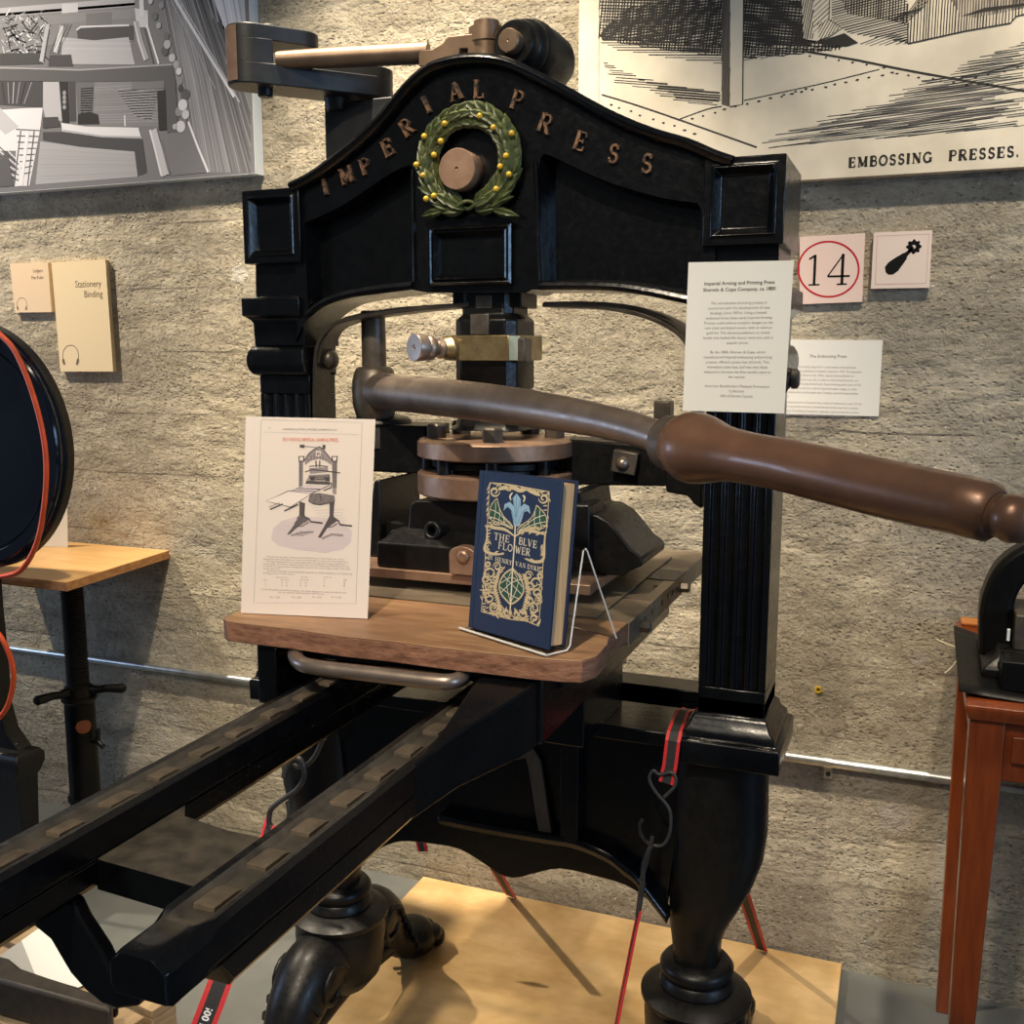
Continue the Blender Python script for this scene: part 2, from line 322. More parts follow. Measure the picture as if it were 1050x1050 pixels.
# serif capitals: strokes in a 1-high box: (polyline, width); T thick, t thin
T, t_ = 0.17, 0.07
def serif(x, y, wd=0.3): return ([(x-wd/2, y), (x+wd/2, y)], 0.055)
def arc(cx, cy, rx, ry, a0, a1, n=12):
    return [(cx+rx*math.cos(math.radians(a0+(a1-a0)*i/n)), cy+ry*math.sin(math.radians(a0+(a1-a0)*i/n))) for i in range(n+1)]
def stem(x): return [([(x, 0), (x, 1)], T), serif(x, 0.027), serif(x, 0.973)]
GL = {
 'I': stem(0.15), 'L': stem(0.15)+[([(0.15, 0.03), (0.62, 0.03)], t_), ([(0.6, 0), (0.62, 0.27)], t_)],
 'P': stem(0.15)+[([(0.15, 0.97), (0.4, 0.97)]+arc(0.4, 0.73, 0.22, 0.24, 90, -90)+[(0.15, 0.49)], 0.09)],
 'R': stem(0.15)+[([(0.15, 0.97), (0.4, 0.97)]+arc(0.4, 0.74, 0.22, 0.23, 90, -90)+[(0.15, 0.51)], 0.09), ([(0.36, 0.5), (0.68, 0.02)], 0.15), serif(0.68, 0.027, 0.24)],
 'B': stem(0.15)+[([(0.15, 0.97), (0.38, 0.97)]+arc(0.38, 0.745, 0.19, 0.225, 90, -90)+[(0.15, 0.52)], 0.09), ([(0.15, 0.52), (0.4, 0.52)]+arc(0.4, 0.275, 0.24, 0.245, 90, -90)+[(0.15, 0.03)], 0.1)],
 'D': stem(0.15)+[([(0.15, 0.97), (0.35, 0.97)]+arc(0.35, 0.5, 0.38, 0.47, 90, -90)+[(0.15, 0.03)], 0.1)],
 'E': stem(0.15)+[([(0.15, 0.03), (0.62, 0.03)], t_), ([(0.15, 0.97), (0.6, 0.97)], t_), ([(0.15, 0.51), (0.48, 0.51)], t_), ([(0.6, 0), (0.63, 0.27)], t_), ([(0.59, 1), (0.6, 0.75)], t_), ([(0.48, 0.4), (0.48, 0.62)], t_)],
 'F': stem(0.15)+[([(0.15, 0.97), (0.6, 0.97)], t_), ([(0.15, 0.51), (0.48, 0.51)], t_), ([(0.59, 1), (0.6, 0.75)], t_), ([(0.48, 0.4), (0.48, 0.62)], t_)],
 'M': [([(0.14, 0), (0.14, 1)], t_), ([(0.14, 0.98), (0.47, 0.08)], T), ([(0.47, 0.08), (0.8, 0.98)], t_), ([(0.8, 0), (0.8, 1)], T), serif(0.14, 0.027, 0.25), serif(0.8, 0.027), serif(0.1, 0.973, 0.2), serif(0.85, 0.973, 0.22)],
 'N': [([(0.14, 0), (0.14, 1)], t_), ([(0.14, 0.98), (0.7, 0.03)], T), ([(0.7, 0), (0.7, 1)], t_), serif(0.14, 0.027, 0.25), serif(0.1, 0.973, 0.2), serif(0.7, 0.973, 0.25)],
 'A': [([(0.1, 0), (0.4, 0.98)], t_), ([(0.38, 1), (0.7, 0)], T), ([(0.2, 0.34), (0.6, 0.34)], t_), serif(0.1, 0.027, 0.24), serif(0.7, 0.027, 0.3)],
 'V': [([(0.1, 1), (0.4, 0.02)], T), ([(0.4, 0.02), (0.7, 1)], t_), serif(0.1, 0.973, 0.3), serif(0.7, 0.973, 0.24)],
 'W': [([(0.1, 1), (0.33, 0.02)], T), ([(0.33, 0.02), (0.52, 0.9)], t_), ([(0.52, 0.9), (0.73, 0.02)], T), ([(0.73, 0.02), (0.95, 1)], t_), serif(0.1, 0.973, 0.26), serif(0.95, 0.973, 0.22)],
 'H': stem(0.15)+stem(0.66)+[([(0.15, 0.51), (0.66, 0.51)], t_)],
 'T': stem(0.37)[:2]+[([(0.04, 0.97), (0.7, 0.97)], t_), ([(0.05, 1), (0.04, 0.75)], t_), ([(0.69, 1), (0.7, 0.75)], t_)],
 'Y': [([(0.36, 0), (0.36, 0.48)], T), serif(0.36, 0.027), ([(0.08, 1), (0.36, 0.46)], T), ([(0.36, 0.46), (0.64, 1)], t_), serif(0.08, 0.973, 0.24), serif(0.64, 0.973, 0.22)],
 'K': stem(0.15)+[([(0.2, 0.42), (0.6, 0.98)], t_), ([(0.32, 0.55), (0.66, 0.02)], T), serif(0.66, 0.027, 0.24), serif(0.6, 0.973, 0.22)],
 'O': [(arc(0.4, 0.5, 0.34, 0.46, 0, 360, 24), 0.12)],
 'G': [(arc(0.4, 0.5, 0.34, 0.46, 45, 330, 20), 0.12), ([(0.68, 0.05), (0.68, 0.45)], 0.14), serif(0.66, 0.45, 0.3), ([(0.66, 0.95), (0.66, 0.72)], t_)],
 'S': [(arc(0.3, 0.735, 0.2, 0.225, 30, 250, 12)+arc(0.3, 0.27, 0.22, 0.235, 70, -150, 12), 0.12), ([(0.48, 0.98), (0.48, 0.74)], t_), ([(0.1, 0.02), (0.1, 0.27)], t_)],
 '1': [([(0.25, 0), (0.25, 1)], 0.1), serif(0.25, 0.02, 0.36), ([(0.25, 0.98), (0.06, 0.86)], 0.07)],
 '4': [([(0.5, 0), (0.5, 1)], 0.11), serif(0.5, 0.02, 0.32), ([(0.5, 0.97), (0.04, 0.29)], 0.05), ([(0.03, 0.28), (0.74, 0.28)], 0.07)],
 '.': [([(0.06, 0.08), (0.2, 0.08)], 0.15)],
}
GW = {'I': 0.3, 'L': 0.66, 'P': 0.66, 'R': 0.76, 'B': 0.66, 'D': 0.74, 'E': 0.66, 'F': 0.62, 'M': 0.96, 'N': 0.82, 'A': 0.82, 'V': 0.8, 'W': 1.05, 'H': 0.82, 'T': 0.74, 'Y': 0.74, 'K': 0.78, 'O': 0.8, 'G': 0.8, 'S': 0.58, '1': 0.5, '4': 0.78, '.': 0.2}

# ------------------------------------------------------------------ setting
WY = 2.0475
def concrete():
    m, nt, b = nodes('board_formed_concrete')
    def mth0(a, k):
        n = mk(nt, 'ShaderNodeMath', operation='MULTIPLY'); nt.links.new(a, n.inputs[0]); n.inputs[1].default_value = k; return n.outputs[0]
    v = coords(nt); L = nt.links
    big = noise(nt, v, 2.2, 5, 0.6); mid = noise(nt, coords(nt, (1, 1, 2.2)), 14, 6, 0.62); fine = noise(nt, v, 95, 5, 0.65)
    c = ramp(nt, big, [(0.3, (0.385, 0.33, 0.24)), (0.55, (0.485, 0.425, 0.32)), (0.75, (0.57, 0.515, 0.41))])
    c = mixc(nt, 0.5, c, ramp(nt, mid, [(0.3, (0.29, 0.25, 0.185)), (0.5, (0.495, 0.44, 0.34)), (0.72, (0.62, 0.565, 0.46))]))
    c = mixc(nt, 0.55, c, ramp(nt, fine, [(0.25, (0.45, 0.45, 0.44)), (0.5, (1, 1, 1)), (0.8, (1.25, 1.24, 1.2))]), 'MULTIPLY')
    # grain printed by the form boards: stretched along X, warped
    wn = mk(nt, 'ShaderNodeTexNoise'); wn.inputs['Scale'].default_value = 5; L.new(v, wn.inputs['Vector'])
    wv = mk(nt, 'ShaderNodeVectorMath', operation='MULTIPLY_ADD'); wv.inputs[1].default_value = (0.045, 0.045, 0.045)
    L.new(wn.outputs['Color'], wv.inputs[0]); L.new(v, wv.inputs[2])
    gm = mk(nt, 'ShaderNodeMapping'); gm.inputs['Scale'].default_value = (9, 1, 110); L.new(wv.outputs[0], gm.inputs['Vector'])
    grain = noise(nt, gm.outputs[0], 1.0, 5, 0.6)
    # pits and pock marks
    vo = mk(nt, 'ShaderNodeTexVoronoi'); vo.inputs['Scale'].default_value = 100; vo.inputs['Randomness'].default_value = 1
    L.new(coords(nt, (0.8, 1, 1.3)), vo.inputs['Vector'])
    pm = noise(nt, coords(nt, (1, 1, 1.6)), 9, 6, 0.75)
    gate = ramp(nt, pm, [(0.40, (0, 0, 0)), (0.56, (1, 1, 1))])
    pit = ramp(nt, vo.outputs['Distance'], [(0.05, (1, 1, 1)), (0.36, (0, 0, 0))])
    pg = mk(nt, 'ShaderNodeMath', operation='MULTIPLY'); L.new(gate, pg.inputs[0]); L.new(pit, pg.inputs[1])
    c = mixc(nt, mth0(pg.outputs[0], 0.6), c, (0.20, 0.17, 0.12))
    vw = mk(nt, 'ShaderNodeTexVoronoi'); vw.inputs['Scale'].default_value = 62; L.new(wv.outputs[0], vw.inputs['Vector'])
    spk = ramp(nt, vw.outputs['Distance'], [(0.07, (1, 1, 1)), (0.13, (0, 0, 0))])
    c = mixc(nt, spk, c, (0.74, 0.70, 0.60))
    # board joints: thin broken horizontal seams every 15 cm
    sx = mk(nt, 'ShaderNodeSeparateXYZ'); L.new(wv.outputs[0], sx.inputs[0])
    def mth(op, a, b_=None):
        n = mk(nt, 'ShaderNodeMath', operation=op)
        for s, x in zip(n.inputs, (a, b_)):
            if x is None: continue
            if isinstance(x, (int, float)): s.default_value = x
            else: L.new(x, s)
        return n.outputs[0]
    sep = mk(nt, 'ShaderNodeSeparateXYZ'); L.new(v, sep.inputs[0])
    zz = mth('ADD', sep.outputs['Z'], mth('MULTIPLY', noise(nt, v, 6, 3), 0.012))
    fr = mth('FRACT', mth('DIVIDE', mth('ADD', zz, 0.032), 0.152))
    seam = mth('LESS_THAN', mth('ABSOLUTE', mth('SUBTRACT', fr, 0.5)), 0.013)
    seam = mth('MULTIPLY', seam, ramp(nt, noise(nt, v, 4, 3), [(0.45, (0, 0, 0)), (0.6, (1, 1, 1))]))
    c = mixc(nt, mth('MULTIPLY', seam, 0.7), c, (0.13, 0.115, 0.09))
    # board to board tone
    bid = mth('FLOOR', mth('DIVIDE', mth('ADD', zz, 0.108), 0.152))
    wnz = mk(nt, 'ShaderNodeTexWhiteNoise', noise_dimensions='1D'); L.new(bid, wnz.inputs['W'])
    c = mixc(nt, 0.22, c, ramp(nt, wnz.outputs['Value'], [(0, (0.62, 0.6, 0.56)), (1, (1.2, 1.2, 1.18))]), 'MULTIPLY')
    # bits of pale plaster left on the concrete
    for (px, rx) in (((245, 281), 0.022), ((727, 0), 0.0), ((918, 838), 0.030), ((944, 676), 0.012), ((735, 240), 0.01)):
        if not rx: continue
        p = PX(px, Y=WY)
        d = mk(nt, 'ShaderNodeVectorMath', operation='DISTANCE'); d.inputs[1].default_value = p
        L.new(v, d.inputs[0])
        dd = mth('ADD', d.outputs['Value'], mth('MULTIPLY', mth('SUBTRACT', noise(nt, v, 60, 3), 0.5), 0.045))
        c = mixc(nt, mth('MULTIPLY', mth('LESS_THAN', dd, rx), 0.85), c, (0.66, 0.62, 0.54) if px[1] < 500 else (0.5, 0.45, 0.4))
    L.new(c, b.inputs['Base Color']); b.inputs['Roughness'].default_value = 0.85; b.inputs['Specular IOR Level'].default_value = 0.25
    rough = noise(nt, v, 52, 8, 0.7)
    n1 = bump(nt, b, grain, 0.28, 0.006)
    fld = noise(nt, coords(nt, (1, 1, 2.5)), 3.2, 4, 0.6)
    rf = mth('MULTIPLY', rough, ramp(nt, fld, [(0.38, (0.25, 0.25, 0.25)), (0.58, (1, 1, 1))]))
    n2 = bump(nt, b, rf, 1.0, 0.024, n1)
    n3 = bump(nt, b, mth('SUBTRACT', 1.0, pg.outputs[0]), 0.8, 0.006, n2)
    bump(nt, b, mth('SUBTRACT', 1.0, seam), 0.5, 0.004, n3)
    return m
MAT['concrete'] = concrete()
def floor_paint():
    m, nt, b = nodes('grey_floor_paint'); v = coords(nt)
    c = ramp(nt, noise(nt, v, 5, 6, 0.6), [(0.3, (0.105, 0.112, 0.108)), (0.7, (0.155, 0.162, 0.155))])
    sp = ramp(nt, noise(nt, v, 160, 2), [(0.76, (0, 0, 0)), (0.79, (1, 1, 1))])
    nt.links.new(mixc(nt, sp, c, (0.3, 0.3, 0.28)), b.inputs['Base Color']); b.inputs['Roughness'].default_value = 0.38
    bump(nt, b, noise(nt, v, 40, 4), 0.08, 0.001); return m
MAT['floor'] = floor_paint()
struct(M().box(-4.2, 2.6, WY, WY+0.2, 0, 3.4).build('wall_back', 'concrete'))
struct(M().box(-4.2, 2.6, -3.0, WY, -0.1, 0).build('floor', 'floor'))

# galvanised conduit along the wall
a_, b_ = PX((10, 663), Y=WY-0.014), PX((983, 803), Y=WY-0.014)
cz = 0.5*(a_.z+b_.z); R_ = 0.0105
cond = thing('conduit', (-1.0, WY-0.0115, cz), 'galvanised steel conduit pipe running low along the concrete wall', 'pipe')
M().tube([(-2.6, WY-0.0115, cz), (1.2, WY-0.0115, cz)], R_, 20).build('pipe', 'galv', cond)
cx = PX((849, 785), Y=WY-0.02).x
mm = M()
mm.tube([(cx-0.007, WY-0.0115, cz), (cx+0.007, WY-0.0115, cz)], R_+0.0022, 20)
mm.box(cx-0.008, cx+0.008, WY-0.003, WY, cz-0.038, cz-0.008)
cl = mm.build('pipe_clip', 'galv', cond)
M().lathe([(0, 0.005), (0.002, 0.0045)], (cx, WY-0.003, cz-0.028), (0, -1, 0), 12).build('screw_head', 'hook', cl)
for p, s in (((639, 674), 'small yellow wall plug in the concrete seen between bed and right column'), ((839, 707), 'small yellow wall plug in the concrete right of the column')):
    q = PX(p, Y=WY)
    m_ = M(); m_.lathe([(0, 0.0035), (0.0, 0.0072), (0.003, 0.0068), (0.003, 0.0035), (-0.004, 0.003)], (q.x, WY, q.z), (0, -1, 0), 16)
    tag(m_.build('wall_plug', 'berry'), s, 'wall plug', 'yellow wall plugs')

# plywood sheet on the floor
pl = [PX((433, 900), Z=0.016), PX((862, 997), Z=0.016)]
xl, xr = pl[0].x, pl[1].x
m_ = M(); m_.prism([(xl, 0.45), (xr+0.02, 0.45), (xr, WY-0.004), (xl, WY-0.004)], 0, 0.016, 'Z')
tag(m_.build('plywood_sheet', 'ply', bevel=0.001), 'varnished plywood sheet lying on the grey floor under the press', 'plywood')

# ------------------------------------------------------------------ the press
XC, YC = -0.598, 1.4865
press = thing('printing_press', (XC, YC, 0.016), 'black cast iron hand printing press with raised copper lettering and green wreath', 'printing press')
def sx(d): return XC+d
BK = 'black'
# columns
for s in (-1, 1):
    a, b = (XC+0.314, XC+0.4195) if s > 0 else (XC-0.4195, XC-0.314)
    c0, c1 = (XC+0.321, XC+0.416) if s > 0 else (XC-0.416, XC-0.321)
    m = M(); ke = (0, 1, 1, 1) if s > 0 else (1, 0, 1, 0)
    YBK = 1.54 if s > 0 else 1.505
    # capital box with a moulded sunk panel on its front
    z0, z1 = 1.391, 1.504
    rings = [(0, 0.0), (0.010, 0.0), (0.013, -0.004), (0.017, 0.002), (0.022, 0.010), (0.024, 0.010)]
    rr = []
    for ins, dy in rings: rr.append([(a+ins, 1.40+dy, z0+ins), (b-ins, 1.40+dy, z0+ins), (b-ins, 1.40+dy, z1-ins), (a+ins, 1.40+dy, z1-ins)])
    m.loft([[(x, 1.573, z) for x, y, z in rr[0]]]+rr)
    # neck, abacus, torus
    m.stack(c0, c1, 1.415, YBK+0.015, [(1.262, 0.0), (1.298, 0.001), (1.303, 0.004), (1.309, 0.011), (1.310, 0.0135), (1.338, 0.0135), (1.339, -0.003), (1.393, -0.004)], None, ke)
    m.stack(c0, c1, 1.42, YBK+0.005, [(1.214, 0.0), (1.217, 0.006), (1.224, 0.0105), (1.233, 0.0125), (1.244, 0.0125), (1.252, 0.0105), (1.26, 0.006), (1.263, 0.0)], None, ke)
    # fluted shaft
    prof = [(c0, YBK), (c0, 1.425)]; pitch = (c1-c0-0.014)/4
    for k in range(4):
        xc = c0+0.007+pitch*(k+0.5); r = pitch*0.36
        prof += [(xc-r, 1.425)]+[(xc-r*math.cos(math.radians(q)), 1.425+r*0.85*math.sin(math.radians(q))) for q in (30, 60, 90, 120, 150)]+[(xc+r, 1.425)]
    prof += [(c1, 1.425), (c1, YBK)]
    m.prism(prof, 0.775, 1.185, 'Z')
    m.box(c0, c1, 1.425, YBK, 1.185, 1.22); m.box(c0, c1, 1.425, YBK, 0.735, 0.775)
    # plinth
    m.stack(c0, c1, 1.425, 1.54, [(0.66, 0.0), (0.665, 0.026), (0.697, 0.0265), (0.700, 0.025), (0.703, 0.019), (0.713, 0.017), (0.720, 0.009), (0.730, 0.0065), (0.736, 0.0), (0.76, 0.0)])
    col = m.build('column', BK, press, 40, 0.0016)
    # side bolts on the outer face
    if s > 0:
        k1 = PX((815, 376), X=c1); m = M()
        m.lathe([(0, 0.022), (0.004, 0.022), (0.01, 0.013), (0.012, 0.011), (0.013, 0.014), (0.02, 0.014), (0.023, 0.010)], (c1-0.001, 1.487, 1.215), (1, 0, 0), 24)
        m.build('side_bolt', 'bare', col)

# arch head, traced at its front plane
YH = 1.41
def xz(pts, Y): return [(PX(p, Y=Y).x, PX(p, Y=Y).z) for p in pts]
top = smoothpath([(302, 191), (322, 181), (343, 166), (371, 144), (392, 124), (408, 104), (425, 85), (444, 70), (470, 62), (497, 60), (522, 64), (549, 76), (580, 92), (610, 109), (640, 124), (673, 137), (707, 147), (735, 159), (753, 165)], 3)
bot = smoothpath([(712, 312), (690, 308), (660, 302), (630, 298), (600, 297), (545, 297)], 3)+smoothpath([(540, 300), (438, 300)], 1)+smoothpath([(423, 297), (383, 302), (350, 307), (330, 315), (313, 330), (303, 350)], 3)
outer = xz(top, YH)+[(XC+0.33, 1.49), (XC+0.33, 1.33)]+xz(bot, YH)+[(XC-0.33, 1.29), (XC-0.33, 1.49)]
lp = smoothpath([(312, 229), (330, 221), (352, 210), (375, 195), (400, 178), (417, 170), (422, 171)], 3)+[(424, 180), (426, 289)]+smoothpath([(420, 289), (383, 293), (350, 299), (330, 307), (316, 318)], 3)
rp = [(552, 176)]+smoothpath([(554, 162), (560, 158), (580, 167), (610, 181), (640, 192), (680, 203), (715, 208)], 3)+[(719, 215), (719, 303)]+smoothpath([(712, 302), (660, 293), (620, 289), (570, 288), (553, 290)], 3)
lb = [(x+(3 if x < 380 else 2), y) for x, y in lp]
def inset(pts, Y, dx0, dx1, dz):
    q = xz(pts, Y); x0, x1 = min(p[0] for p in q), max(p[0] for p in q); z0 = sum(p[1] for p in q)/len(q); xm = (x0+x1)/2
    return [(x+dx0*max(0, (xm-x)/(xm-x0))+dx1*max(0, (x-xm)/(x1-xm)), z+(-dz if z > z0 else dz)) for x, z in q]
YR = 1.447
m = M()
m.plate(outer, [xz(lp, YH), xz(rp, YH)], YH, YR, None, [inset(lp, YH, 0.004, -0.004, 0.005), inset(rp, YH, 0.013, -0.004, 0.005)])
m.prism(outer, YR, 1.505)
# moulded rim along the top edge
tx = xz(top, YH); n = len(tx); rings = []
sec = [(1.394, 0.004), (1.390, 0.010), (1.394, 0.0155), (1.40, 0.017), (1.51, 0.016), (1.51, 0.0), (1.412, 0.0), (1.40, 0.001)]
for i, (x, z) in enumerate(tx):
    t = Vector((tx[min(i+1, n-1)][0]-tx[max(i-1, 0)][0], 0, tx[min(i+1, n-1)][1]-tx[max(i-1, 0)][1])).normalized()
    nn = Vector((-t.z, 0, t.x)); rings.append([Vector((x, y, z))+nn*(h-0.012) for y, h in sec])
m.loft(rings)
# lower lip under the side panels
for seg in (smoothpath([(316, 323), (330, 312), (350, 304), (383, 297.5), (424, 293)], 3), smoothpath([(554, 293), (600, 293), (630, 294), (660, 298), (690, 304), (714, 309)], 3)):
    m.tube([(PX(p, Y=1.41).x, 1.408, PX(p, Y=1.41).z) for p in seg], 0.006, 8)
# centre panel frame
q0, q1 = PX((440, 293), Y=1.40), PX((524, 229), Y=1.40); a, b, z0, z1 = q0.x, q1.x, q0.z, q1.z
rings = [(0, 0.012), (0, 0.0), (0.003, -0.003), (0.006, 0.0), (0.009, -0.003), (0.013, 0.004), (0.016, 0.009)]
m.loft([[(a+i, 1.40+d, z0+i), (b-i, 1.40+d, z0+i), (b-i, 1.40+d, z1-i), (a+i, 1.40+d, z1-i)] for i, d in rings])
# half-round bead beside the right panel
m.tube([PX((549, 166), Y=1.409), PX((555, 288), Y=1.409)], 0.004, 8)
m.tube([PX((423, 174), Y=1.409), PX((425, 288), Y=1.409)], 0.0028, 8)
head = m.build('arch_head', BK, press, 40)

# raised letters around the arch
for ch, px, ang, h in [('I', (334, 192), 14, 17), ('M', (356, 180), 16, 17), ('P', (375, 171), 18, 17), ('E', (398, 152), 25, 18), ('R', (418, 131), 32, 18), ('I', (438, 108), 26, 18), ('A', (468, 94), 12, 18), ('L', (492, 92), -2, 18), ('P', (531, 103), -20, 18), ('R', (560, 127), -24, 18), ('E', (596, 145), -20, 18), ('S', (630, 158), -14, 18), ('S', (664, 168), -8, 18)]:
    o = PX(px, Y=YH); k = h*1.45/1050; an = math.radians(ang); m = M(); wd = GW[ch]
    for pl_, tt in GL[ch]:
        P_ = [((x-wd/2)*k, (z-0.5)*k) for x, z in pl_]; P_ = [(x*math.cos(an)-z*math.sin(an), x*math.sin(an)+z*math.cos(an)) for x, z in P_]
        l = []; r = []; hw = tt*k*0.66
        for i in range(len(P_)):
            p0, p1 = Vector(P_[max(i-1, 0)]), Vector(P_[min(i+1, len(P_)-1)]); t = (p1-p0).normalized(); c = Vector(P_[i])
            l.append(c+Vector((-t.y, t.x))*hw); r.append(c-Vector((-t.y, t.x))*hw)
        for i in range(len(P_)-1):
            qd = [l[i], l[i+1], r[i+1], r[i]]; ce = sum(qd, Vector((0, 0)))/4
            m.loft([[(o.x+p.x, YH+0.003, o.z+p.y) for p in qd], [(o.x+p.x, YH-0.004, o.z+p.y) for p in qd], [(o.x+ce.x+(p.x-ce.x)*0.85, YH-0.0055, o.z+ce.y+(p.y-ce.y)*0.85) for p in qd]])
    m.build('raised_letter', 'letter', head, 30)

# laurel wreath with berries and the copper boss
wc = PX((482, 166), Y=1.402); yw = 1.402
def leaf(m, c, ang, L, W, tilt, lift):
    ca, sa = math.cos(ang), math.sin(ang); vs = []; sh = [(0, 0.0), (0.15, 0.55), (0.4, 1.0), (0.7, 0.75), (1, 0.0)]
    rows = []
    for t, wd in sh:
        row = []
        for k, hh in ((-1, -0.002), (-0.5, 0.0025), (0, 0.0008), (0.5, 0.0025), (1, -0.002)):
            u = (t-0.5)*L; v = k*wd*W/2; h = lift+hh*(wd+0.15)+0.004*math.sin(t*math.pi)+tilt*t
            row.append((c[0]+u*ca-v*sa, yw-h*1.25, c[1]+u*sa+v*ca))
        rows.append(row)
    m.loft(rows, False, closed=False)
m = M(); random.seed(3)
for i in range(14):                      # both branches, base to tip
    for side in (-1, 1):
        t = i/13; th = math.radians(-90+side*(22+t*152))
        for lane, (dr, da) in enumerate(((0.0, 0), (0.0105, 24), (-0.0105, -24))):
            rx, rz = 0.0645+dr*0.9, 0.0635+dr*0.9; L = 0.040-0.007*t
            c = (wc.x+rx*math.cos(th), wc.z+rz*math.sin(th))
            tang = th+side*math.pi/2 - side*math.radians(da)+random.uniform(-0.15, 0.15)
            leaf(m, c, tang, L, 0.0185, random.uniform(0.001, 0.006), 0.001+0.003*(lane == 0)+0.002*random.random())
for px, a, L in (((447, 219), 8, 0.044), ((455, 213), -20, 0.032), ((520, 219), -14, 0.046), ((516, 206), 12, 0.042), ((455, 205), -60, 0.036), ((502, 200), 70, 0.03)):
    c = PX(px, Y=yw); leaf(m, (c.x, c.z), math.radians(a), L, 0.014, 0.002, 0.004)
for ph in (0, math.pi):                  # twisted stems
    st = []
    for k in range(25):
        p = PX((458+k*48/24, 211), Y=yw); st.append((p.x, yw-0.007-0.004*math.cos(k/24*math.pi*3+ph), p.z+0.0055*math.sin(k/24*math.pi*3+ph)))
    m.tube(st, 0.003, 8)
wreath = m.build('laurel_wreath', 'leaf', press, 60)
for px in [(456, 127), (452, 145), (445, 159), (427, 169), (434, 180), (445, 201), (437, 204), (492, 119), (506, 131), (525, 137), (519, 160), (513, 171), (522, 179), (509, 194), (435, 140)]:
    p = PX(px, Y=yw-0.0155)
    M().ball(p, 0.0045, seg=14).build('berry', 'berry', wreath, 60)
p = PX((468, 173), Y=1.38)
m = M(); m.lathe([(0, 0.029), (0.027, 0.029), (0.029, 0.0278), (0.0291, 0.003), (0.0275, 0.0028), (0.027, 0.0005)], (p.x, 1.4095, p.z), (0, -1, 0), 40)
lab(m.build('axle_boss', 'copper', press, 40), 'copper coloured disc inside the wreath')

# ---- crank gear on top
ya, fk = 1.50, Vector((PX((256, 60), Y=1.36).x, 1.36))
sp = Vector((PX((380, 100), Y=ya).x, ya)); d = (sp-fk).normalized(); nrm = Vector((-d.y, d.x)); La = (sp-fk).length
zt, zb = PX((256, 29), Y=1.36).z, PX((256, 90), Y=1.36).z
def armpts(l0, l1, hw0, hw1, cap0=True, cap1=True):
    L_ = []
    c0, c1 = fk+d*l0, fk+d*l1
    if cap0: L_ += [c0-d*hw0*math.sin(math.radians(q))+nrm*hw0*math.cos(math.radians(q)) for q in range(0, 181, 20)]
    else: L_ += [c0+nrm*hw0, c0-nrm*hw0]
    if cap1: L_ += [c1+d*hw1*math.sin(math.radians(q))-nrm*hw1*math.cos(math.radians(q)) for q in range(0, 181, 20)]
    else: L_ += [c1-nrm*hw1, c1+nrm*hw1]
    return [(p.x, p.y) for p in L_]
m = M()
m.prism(armpts(0, La, 0.033, 0.036), zb, zb+0.03, 'Z')
m.prism(armpts(0, 0.028, 0.033, 0.033, True, False), zb+0.028, zt-0.02, 'Z')
m.prism(armpts(0, 0.075, 0.033, 0.030, True, True), zt-0.022, zt, 'Z')
m.prism(armpts(0.10, La, 0.020, 0.036, False, True), zb+0.028, zb+0.045, 'Z')
crank = m.build('crank_arm', 'gunmetal', press, 40, 0.0015)
m = M(); m.lathe([(-0.012, 0.009), (-0.01, 0.0115), (0.0, 0.0115)], (fk.x+d.x*0.022, fk.y+d.y*0.022, zb), (0, 0, 1), 16)
m.build('pivot_pin', 'gunmetal', crank)
m = M(); m.lathe([(0, 0.02), (0.004, 0.02), (0.006, 0.018)], (fk.x+d.x*0.03, fk.y+d.y*0.03, zt), (0, 0, 1), 20)
m.build('pivot_pin', 'gunmetal', crank)
m = M(); q = PX((235, 60), Y=1.36)
e = [fk-d*0.0338*math.sin(math.radians(q))+nrm*0.0338*math.cos(math.radians(q)) for q in range(15, 140, 12)]
m.prism([(p.x, p.y) for p in e], zb+0.004, zt-0.003, 'Z')
lab(m.build('worn_end', 'copper', crank, 40), 'worn brown rounded end of the crank arm')
# connecting rod to the toggle
r0 = PX((284, 62), Y=1.37); r1 = PX((425, 55), Y=1.44); r2 = PX((440, 54), Y=1.445)
m = M(); m.tube([r0, r0.lerp(r1, 0.4), r1, r2], [0.0125, 0.0145, 0.0155, 0.0155], 20)
ax = (r2-r1).normalized()
k0, k1 = PX((428, 55), Y=1.44), PX((484, 47), Y=1.45)
f1 = [PX(p, Y=1.43) for p in [(430, 68), (430, 52), (444, 51), (454, 45), (460, 38), (484, 35), (496, 35), (496, 70), (480, 70), (480, 50), (472, 50), (470, 70)]]
m.loft([[(p.x, 1.428, p.z) for p in f1], [(p.x, 1.466, p.z) for p in f1]])
MAT['rod'] = simple('dull_bronze', (0.25, 0.17, 0.11), (0.19, 0.125, 0.08), 0.42, 0.5, 26, (1, 1, 1), 0.1, 0.0006)
m.build('connecting_rod', 'rod', press, 40, 0.001)
c = PX((499, 50), Y=1.45); m = M()
m.lathe([(-0.05, 0.024), (0.0, 0.024), (0.002, 0.026), (0.022, 0.026), (0.0235, 0.019), (0.031, 0.019), (0.032, 0.017)], (c.x, 1.45, PX((499, 46), Y=1.45).z), (0, 0, 1), 28)
m.build('toggle_pin', 'rod', press, 40)
c = PX((530, 47), Y=1.44); m = M(); L_ = [(0, 0.03), (0.004, 0.033), (0.016, 0.034), (0.018, 0.036), (0.03, 0.0405), (0.034, 0.0405), (0.036, 0.039), (0.038, 0.0415), (0.05, 0.045), (0.054, 0.045), (0.056, 0.043), (0.085, 0.044), (0.12, 0.042), (0.135, 0.036)]
m.lathe(L_, (c.x, 1.425, c.z), (0.10, 1, 0), 40)
kb = m.build('toggle_roller', 'satin', press, 35)
